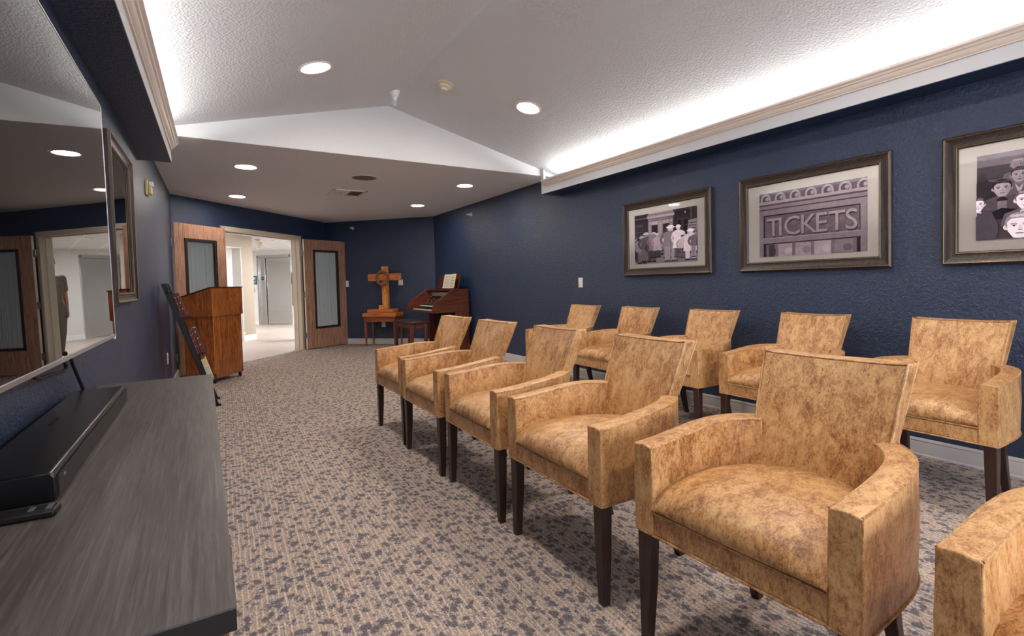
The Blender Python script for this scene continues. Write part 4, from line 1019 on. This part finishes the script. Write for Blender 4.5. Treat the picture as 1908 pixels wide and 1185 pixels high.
# ------------------------------------------------------------------ lectern
F0 = Vector((.090, 7.443, 0)); la = math.atan2(.511, .369)
t = thing('lectern', 'oak veneer lectern on black casters with dark sloping top', 'lectern', tuple(F0), la)
Wd, Dp = .63, .435
b = B(); box(b, .015, Wd-.015, .02, Dp-.02, .065, .875); obj('body', b, 'lectern', t, bevel=.002)
b = B(); prism(b, [(0, .868), (Dp, .868), (Dp, 1.118), (.02, 1.236), (0, 1.236)], 0, Wd, lambda a, c, d: (d, a, c)); obj('upper_case', b, 'lectern', t, bevel=.002)
b = B(); prism(b, [(-.008, 1.236), (.02, 1.236), (Dp+.008, 1.116), (Dp+.008, 1.128), (.02, 1.249), (-.008, 1.249)], -.008, Wd+.008, lambda a, c, d: (d, a, c)); obj('top', b, 'lectop', t, bevel=.001)
b = B(); box(b, -.002, .002, -.002, .002, .07, 1.23); obj('corner_strip', b, 'honey', t)
for x, y in ((.05, .05), (Wd-.05, .05), (.05, Dp-.05), (Wd-.05, Dp-.05)):
    b = B(); T = Matrix.Translation((x, y, .027)) @ Matrix.Rotation(.5, 4, 'Z') @ Matrix.Rotation(PI/2, 4, 'X')
    lathe(b, [(0, -.018), (.022, -.018), (.027, -.012), (.027, .012), (.022, .018), (0, .018)], T, 20); box(b, x-.02, x+.02, y-.016, y+.016, .045, .066); obj('caster', b, 'black', t)

# ------------------------------------------------------------------ table, cross, wreath
t = thing('altar_table', 'small reddish wooden table with tapered legs under the cross', 'table', tuple(bwp(1.38, .22, 0)), -PI/4)
b = B(); box(b, -.355, .355, -.18, .18, .575, .597); obj('tabletop', b, 'tabwood', t, bevel=.004)
b = B()
for x0, x1, y0, y1 in ((-.31, .31, -.155, -.137), (-.31, .31, .137, .155), (-.325, -.307, -.15, .15), (.307, .325, -.15, .15)): box(b, x0, x1, y0, y1, .49, .575)
obj('apron', b, 'tabwood', t, bevel=.002)
for sx in (-1, 1):
    for sy in (-1, 1):
        b = B(); rs = []
        for z, w in ((0, .012), (.47, .021), (.575, .022)):
            cx, cy = sx*.318, sy*.148
            rs.append([b.verts.new((cx+a*w-sx*(.021-w)*.3, cy+c*w, z)) for a, c in ((-1, -1), (1, -1), (1, 1), (-1, 1))])
        for r0, r1 in zip(rs, rs[1:]):
            for k in range(4): b.faces.new((r0[k], r0[(k+1) % 4], r1[(k+1) % 4], r1[k]))
        b.faces.new(rs[0]); b.faces.new(rs[-1]); obj('leg', b, 'tabwood', t, bevel=.002)
t = thing('wooden_cross', 'tall honey coloured wooden cross on a stepped base, standing on table', 'cross', tuple(bwp(1.38, .22, .597)), -PI/4)
b = B(); box(b, -.365, .365, -.19, .17, 0, .073); obj('base_step', b, 'honeyx', t, bevel=.008, seg=3)
b = B(); box(b, -.28, .28, -.145, .13, .073, .143); obj('base_step', b, 'honeyx', t, bevel=.008, seg=3)
b = B(); box(b, .0, .125, -.03, .05, .143, 1.0); ver = obj('vertical_beam', b, 'honey', t, bevel=.006)
b = B(); box(b, -.285, .435, -.065, -.02, .715, .855); obj('crossbeam', b, 'honeyx', t, bevel=.006)
b = B(); box(b, .018, .024, -.032, -.030, .15, .98); box(b, .100, .106, -.032, -.030, .15, .98); obj('carved_groove', b, 'mahogz', ver)
b = B()
for x in (-.21, .07, .37): lathe(b, [(0, 0), (.009, 0), (.006, .012), (0, .014)], Matrix.Translation((x, -.065, .79)) @ Matrix.Rotation(PI/2, 4, 'X'), 10)
obj('nail', b, 'ink', t)
b = B(); prism(b, [(-.14, .143), (-.05, .143), (-.05, .17), (-.10, .225), (-.14, .225)], -.02, .075, lambda a, c, d: (d, a, c)); T_ = obj('wedge_block', b, 'honey', t, bevel=.003)
b = B()
for k in range(4):
    pts = []
    for i in range(72):
        a = 2*PI*i/72; ph = a*7+k*PI/2; r = .125+.019*math.cos(ph)+.004*math.sin(a*13+k)
        pts.append((r*math.cos(a), -.012*math.sin(ph)-.014, r*math.sin(a)*1.08))
    tube(b, pts, .0095, 6, True)
for i in range(46):
    a = 2*PI*i/46; r = .125; s = random.choice((-1, 1))
    tube(b, [(r*math.cos(a), -.02, r*math.sin(a)), ((r+s*.035)*math.cos(a+.12), -.03-.01*random.random(), (r+s*.035)*math.sin(a+.12))], [.0045, .001], 5)
o = obj('thorn_wreath', b, 'vine'); o.matrix_world = TB @ Matrix.Translation((1.38+.055, -.22-.075, .597+.765)); tag(o, 'crown of brown thorny vines hung around the centre of the cross', 'wreath')

# ------------------------------------------------------------------ organ
OX, OY0, OY1 = 3.27, 7.90, 9.12
t = thing('organ', 'dark mahogany two-manual organ standing against the right wall', 'organ', (3.62, 8.5, 0))
o_ = Vector((3.62, 8.5, 0))
side = [(OX, .715), (OX, .80), (OX+.035, .885), (3.66, 1.118), (3.685, 1.122), (3.962, 1.118), (3.962, .715)]
for y0, y1 in ((OY0, OY0+.03), (OY1-.03, OY1)):
    b = B(); prism(b, side, y0, y1, lambda a, c, d: (a, d, c)); obj('side_panel', rel(b), 'mahog', t, bevel=.004)
    b = B(); box(b, 3.70, 3.962, y0, y1, .03, .715); obj('leg_panel', rel(b), 'mahogz', t, bevel=.003)
b = B(); box(b, 3.68, 3.97, OY0-.004, OY1+.004, 0, .03); obj('foot_rail', rel(b), 'mahogz', t, bevel=.003)
b = B(); box(b, 3.90, 3.95, OY0+.03, OY1-.03, .03, 1.10); obj('back_panel', rel(b), 'mahogz', t)
b = B(); box(b, 3.80, 3.83, OY0+.03, OY1-.03, .40, .715); obj('knee_panel', rel(b), 'ventdark', t)
b = B(); box(b, 3.66, 3.95, OY0+.03, OY1-.03, 1.10, 1.118); obj('lid', rel(b), 'mahog', t)
b = B(); box(b, 3.30, 3.90, OY0+.03, OY1-.03, .715, .738); obj('key_bed', rel(b), 'mahog', t, bevel=.003)
b = B(); box(b, 3.30, 3.345, OY0+.03, OY1-.03, .738, .752); obj('key_slip', rel(b), 'mahog', t)
def manual(x0, z, y0, y1, n):
    b = B(); w = (y1-y0)/n
    for i in range(n): box(b, x0, x0+.14, y0+i*w+.0006, y0+(i+1)*w-.0006, z, z+.018)
    k = obj('manual', rel(b), 'ivory', t, smooth=False)
    b = B()
    for i in range(n-1):
        if i % 7 not in (2, 6): box(b, x0+.05, x0+.14, y0+(i+1)*w-.006, y0+(i+1)*w+.006, z+.018, z+.029)
    obj('black_keys', rel(b), 'black', k, smooth=False)
manual(3.345, .752, OY0+.12, OY1-.12, 44)
b = B(); box(b, 3.49, 3.88, OY0+.03, OY1-.03, .738, .806); obj('riser', rel(b), 'mahog', t)
manual(3.44, .812, OY0+.08, OY1-.22, 44)
b = B(); prism(b, [(3.58, .806), (3.60, .88), (3.70, .98), (3.72, 1.07), (3.66, 1.10), (3.90, 1.10), (3.90, .806)], OY0+.03, OY1-.03, lambda a, c, d: (a, d, c)); obj('stop_panel', rel(b), 'mahog', t)
b = B()
for i in range(22): b = B(); box(b, 3.612, 3.628, OY0+.12+i*.045, OY0+.145+i*.045, .888+.0, .912); obj('stop_tab', rel(b), 'black' if i % 4 else 'hinge', t, smooth=False)
for r in range(2):
    for i in range(20): b = B(); box(b, 3.65+r*.03, 3.664+r*.03, OY0+.15+i*.045, OY0+.172+i*.045, .938+r*.03, .958+r*.03); obj('stop_tab', rel(b), 'black' if (i+r) % 5 else 'hinge', t, smooth=False)
b = B(); box(b, 3.655, 3.675, OY0+.25, OY1-.3, 1.00, 1.06); obj('nameboard', rel(b), 'hinge', t)
b = B(); T = Matrix.Translation((3.80, 0, 1.118)) @ Matrix.Rotation(.22, 4, 'Y'); box(b, 0, .02, OY0+.10, OY1-.25, 0, .26, T); box(b, -.05, 0, OY0+.10, OY1-.25, 0, .012, T); obj('music_desk', rel(b), 'mahogz', t, bevel=.003)
b = B()
for i in range(20):
    y = OY0+.2+i*.042; box(b, 3.35, 3.80, y, y+.016, .04, .06)
box(b, 3.32, 3.35, OY0+.18, OY0+1.04, 0, .09); obj('pedalboard', rel(b), 'mahogz', t, smooth=False)
t = thing('sheet_music', 'open sheet music leaning on the organ music desk', 'sheet music'); T = Matrix.Translation((3.735, 8.22, 1.132)) @ Matrix.Rotation(.24, 4, 'Y'); t.matrix_world = T
b = B(); box(b, .0, .006, -.25, .0, 0, .26, Matrix.Rotation(-.10, 4, 'Z')); obj('page', b, 'beige', t)
b = B(); box(b, .0, .006, 0, .24, 0, .255, Matrix.Rotation(.10, 4, 'Z')); obj('page', b, 'beige', t)
b = B(); box(b, -.003, -.001, -.235, -.005, .0, .25, Matrix.Rotation(-.10, 4, 'Z')); box(b, -.003, -.001, .005, .23, .0, .25, Matrix.Rotation(.10, 4, 'Z')); obj('paper', b, 'paper', t)
b = B()
for j in range(8):
    for s in (-1, 1):
        R = Matrix.Rotation(s*.10, 4, 'Z'); y0, y1 = (.02, .21) if s > 0 else (-.215, -.02)
        for k in range(3): box(b, -.0045, -.0035, y0, y1, .02+j*.028+k*.004, .0208+j*.028+k*.004, R)
        for k in range(9): box(b, -.005, -.0035, y0+k*.021, y0+k*.021+.006, .02+j*.028+(k*5 % 3)*.004, .026+j*.028+(k*5 % 3)*.004, R)
obj('music_notes', b, 'ink', t)
# bench
BC = (3.02, 8.45); ba = PI/2+.03
t = thing('organ_bench', 'dark wooden bench with tufted dark seat in front of the organ', 'bench', (3.092, 8.49, 0), PI/2)
b = B(); box(b, -.44, .44, -.162, .162, .550, .587)
obj('seat_cushion', b, 'benchtop', t, bevel=.014, seg=3)
b = B(); tube(b, [(-.435, -.157, .551), (.435, -.157, .551), (.435, .157, .551), (-.435, .157, .551)], .005, 6, True); obj('piping', b, 'black', t)
b = B()
for x0, x1, y0, y1 in ((-.41, .41, -.142, -.124), (-.41, .41, .124, .142), (-.415, -.397, -.13, .13), (.397, .415, -.13, .13)): box(b, x0, x1, y0, y1, .47, .550)
obj('apron', b, 'mahogz', t, bevel=.002)
for sx in (-1, 1):
    for sy in (-1, 1):
        b = B(); box(b, sx*.40-.027, sx*.40+.027, sy*.127-.027, sy*.127+.027, 0, .550); obj('leg', b, 'mahogz', t, bevel=.004)

# ------------------------------------------------------------------ person in the corridor (seen in the television)
def skin_obj(name, verts, edges, radii, m, parent, root=0, sub=2):
    me = bpy.data.meshes.new(name); me.from_pydata(verts, edges, []); me.update()
    o = bpy.data.objects.new(name, me); C.objects.link(o); o.parent = parent
    md = o.modifiers.new('skin', 'SKIN'); md.use_smooth_shade = True
    if not me.skin_vertices: me.attributes.new('x', 'FLOAT', 'POINT')
    for i, r in enumerate(radii):
        me.skin_vertices[0].data[i].radius = r if isinstance(r, tuple) else (r, r)
    me.skin_vertices[0].data[root].use_root = True
    ms = o.modifiers.new('sub', 'SUBSURF'); ms.levels = sub; ms.render_levels = sub
    me.materials.append(M[m]); return o
M['skin'] = plain('skin', (206, 150, 128), .5)
M['hair'] = plain('dark_brown_hair', (44, 30, 24), .6)
M['shirt'] = plain('olive_patterned_shirt', (128, 118, 98), .8, bump=(60, .2, .002))
M['slacks'] = plain('khaki_trousers', (120, 112, 98), .85)
M['shoe'] = plain('brown_shoe', (50, 36, 30), .5)
pt = thing('person', 'person in short-sleeved shirt walking in the corridor, seen in the television', 'person', (1.975, 12.60, 0), -PI*.5-.55)
# local: +x faces the way the person faces, y = person's left
k = 1.05
V = [(0, 0, .98), (0, 0, 1.12), (0, 0, 1.30), (0, 0, 1.46), (.01, 0, 1.56), (.015, 0, 1.63),
     (0, .16, 1.47), (-.03, .21, 1.20), (.06, .22, .95), (.085, .22, .88),
     (0, -.16, 1.47), (-.02, -.20, 1.20), (.03, -.20, .95), (.045, -.198, .88),
     (0, .10, .93), (.09, .11, .52), (.10, .11, .10), (0, -.10, .93), (-.03, -.11, .52), (-.14, -.11, .12)]
V = [(x*k, y*k, z*k) for x, y, z in V]
Eg = [(0, 1), (1, 2), (2, 3), (3, 4), (4, 5), (3, 6), (6, 7), (7, 8), (8, 9), (3, 10), (10, 11), (11, 12), (12, 13), (0, 14), (14, 15), (15, 16), (0, 17), (17, 18), (18, 19)]
R_r = [.11, .10, .11, .085, .055, .05, .058, .042, .030, .024, .058, .042, .030, .024, .085, .06, .042, .085, .06, .042]
def blob(name, segs, m, parent, vox=.012):
    """limbs laid as tapered overlapping solids, fused into one continuous skin"""
    b = B()
    for p0, r0_, p1, r1_ in segs:
        p0, p1 = Vector(p0), Vector(p1); n = 6
        tube(b, [p0.lerp(p1, i/n) for i in range(n+1)], [r0_+(r1_-r0_)*i/n for i in range(n+1)], 14)
        for p, r in ((p0, r0_), (p1, r1_)): bmesh.ops.create_uvsphere(b, u_segments=14, v_segments=10, radius=r, matrix=Matrix.Translation(p))
    o = obj(name, b, m, parent, ang=180)
    md = o.modifiers.new('fuse', 'REMESH'); md.mode = 'VOXEL'; md.voxel_size = vox; md.use_smooth_shade = True
    ms = o.modifiers.new('smooth', 'SMOOTH'); ms.factor = .5; ms.iterations = 4
    return o
def torso(g):
    out = []
    for sy in (-1, 0, 1):
        out += [(Vector((0, sy*.07, .98*k)), .095+g, Vector((0, sy*.055, 1.14*k)), .088+g), (Vector((0, sy*.055, 1.14*k)), .088+g, Vector((0, sy*.085, 1.34*k)), .10+g), (Vector((0, sy*.085, 1.34*k)), .10+g, Vector((-.01, sy*.12, 1.46*k)), .062+g)]
    return out
def arm_(s, g, f=1.):
    a, b_, c_, d_ = (Vector(V[i]) for i in ((6, 7, 8, 9) if s > 0 else (10, 11, 12, 13)))
    if f < 1: return [(a, .056+g, a.lerp(b_, f), .048+g)]
    return [(a, .056, b_, .042), (b_, .042, c_, .028), (c_, .028, d_, .024)]
def leg_(s, g):
    a, b_, c_ = (Vector(V[i]) for i in ((14, 15, 16) if s > 0 else (17, 18, 19)))
    return [(a, .095+g, b_, .062+g), (b_, .062+g, c_, .042+g)]
body = blob('body', torso(0)+arm_(1, 0)+arm_(-1, 0)+leg_(1, 0)+leg_(-1, 0)+[(Vector(V[3]), .07, Vector(V[5])+Vector((0, 0, .05)), .05)], 'skin', pt)
blob('shirt', torso(.014)+arm_(1, .018, .72)+arm_(-1, .018, .72), 'shirt', pt)
blob('trousers', [(Vector((0, -.06, 1.0*k)), .112, Vector((0, .06, 1.0*k)), .112)]+leg_(1, .022)+leg_(-1, .022), 'slacks', pt)
for sx, f in ((16, 0), (19, .06)):
    p = Vector(V[sx]); b = B(); box(b, p.x-.09, p.x+.20, p.y-.045, p.y+.045, .0+f, .085+f); o = obj('shoe', b, 'shoe', pt, bevel=.03, seg=4)
# head
b = B(); bmesh.ops.create_uvsphere(b, u_segments=28, v_segments=20, radius=1)
for v in b.verts:
    x, y, z = v.co; jaw = 1-.28*max(0, -z); v.co = Vector((x*.098*(jaw if x > 0 else 1)+.0, y*.076*jaw, z*.122))
    if x > .5 and abs(y) < .22 and -.35 < z < .1: v.co.x += .018*(1-abs(y)/.22)*(1-abs(z+.12)/.25 if abs(z+.12) < .25 else 0)
    v.co += Vector((.025, 0, 1.775*k-.01))
hd = obj('head', b, 'skin', pt, ang=80)
hz = 1.775*k-.01
b = B()
for s in (-1, 1): lathe(b, [(0, .0), (.011, .001), (.009, .006), (0, .009)], Matrix.Translation((.112, s*.03, hz+.012)) @ Matrix.Rotation(PI/2, 4, 'Y'), 10)
obj('eyes', b, 'ink', hd)
b = B(); tube(b, [(.115, -.022, hz-.062), (.121, 0, hz-.064), (.115, .022, hz-.062)], .005, 6); obj('mouth', b, 'maroon', hd)
b = B()
for s in (-1, 1): lathe(b, [(0, 0), (.022, .003), (.026, .010), (.018, .016), (0, .012)], Matrix.Translation((.015, s*.072, hz-.005)) @ Matrix.Rotation(-s*PI/2, 4, 'X') @ Matrix.Diagonal((.75, 1.2, 1, 1)), 14)
obj('ears', b, 'skin', hd)
b = B(); bmesh.ops.create_uvsphere(b, u_segments=28, v_segments=18, radius=1)
for v in list(b.verts):
    x, y, z = v.co; v.co = Vector((x*.104+.018, y*.083, z*.128+.008+hz))
bmesh.ops.delete(b, geom=[v for v in b.verts if v.co.z < hz+.045-(.16 if v.co.x < .0 else 0)+(0.02 if v.co.x > .08 else 0)], context='VERTS')
obj('hair', b, 'hair', hd)
# hands with five fingers
for sgn, wi in ((1, 9), (-1, 13)):
    wv = Vector(V[wi]); hv = [wv, wv+Vector((.01, 0, -.045)), wv+Vector((.018, 0, -.085))]
    vs = [tuple(v) for v in hv]; es = [(0, 1), (1, 2)]; rr = [.022, (.040, .016), (.038, .014)]
    skin_obj('palm', vs, es, [(.022, .022), (.020, .036), (.018, .036)], 'skin', body)
    for i in range(4):
        y = (-.027+i*.018); ln = (.072, .082, .076, .058)[i]; bs = wv+Vector((.018+y, 0, -.085))
        fv = [bs, bs+Vector((.006, sgn*-.008, -ln*.45)), bs+Vector((.004, sgn*-.024, -ln*.75)), bs+Vector((0, sgn*-.036, -ln*.92))]
        skin_obj('finger', [tuple(v) for v in fv], [(0, 1), (1, 2), (2, 3)], [.0095, .009, .0085, .007], 'skin', body, sub=1)
    bs = wv+Vector((.04, 0, -.035)); fv = [bs, bs+Vector((.026, sgn*-.008, -.022)), bs+Vector((.032, sgn*-.016, -.052))]
    skin_obj('thumb', [tuple(v) for v in fv], [(0, 1), (1, 2)], [.012, .0105, .008], 'skin', body, sub=1)

# ------------------------------------------------------------------ camera
q = dict(f=933.8, cy=559.6, yaw=.551, pitch=-.0351, roll=-.0253, H=1.205)
f_ = Vector((math.sin(q['yaw'])*math.cos(q['pitch']), math.cos(q['yaw'])*math.cos(q['pitch']), math.sin(q['pitch'])))
r0 = Vector((math.cos(q['yaw']), -math.sin(q['yaw']), 0)); u0 = r0.cross(f_)
R = math.cos(q['roll'])*r0+math.sin(q['roll'])*u0; U = -math.sin(q['roll'])*r0+math.cos(q['roll'])*u0
cam = bpy.data.cameras.new('camera'); co = bpy.data.objects.new('camera', cam); C.objects.link(co)
co.matrix_world = Matrix(((R.x, U.x, -f_.x, 0), (R.y, U.y, -f_.y, 0), (R.z, U.z, -f_.z, q['H']), (0, 0, 0, 1)))
cam.sensor_fit = 'HORIZONTAL'; cam.sensor_width = 36; cam.lens = q['f']/1908*36
cam.shift_y = -(592.5-q['cy'])/1908; cam.clip_start = .02
bpy.context.scene.camera = co

# ------------------------------------------------------------------ world and colour
w = bpy.data.worlds.new('world'); bpy.context.scene.world = w; w.use_nodes = True
w.node_tree.nodes['Background'].inputs[0].default_value = (.9, .92, 1, 1); w.node_tree.nodes['Background'].inputs[1].default_value = 6.  # bright world shines in through the added rear window as fill
vs_ = bpy.context.scene.view_settings
vs_.view_transform = 'Standard'; vs_.look = 'None'; vs_.gamma = 1; vs_.exposure = 1.2; vs_.use_curve_mapping = False
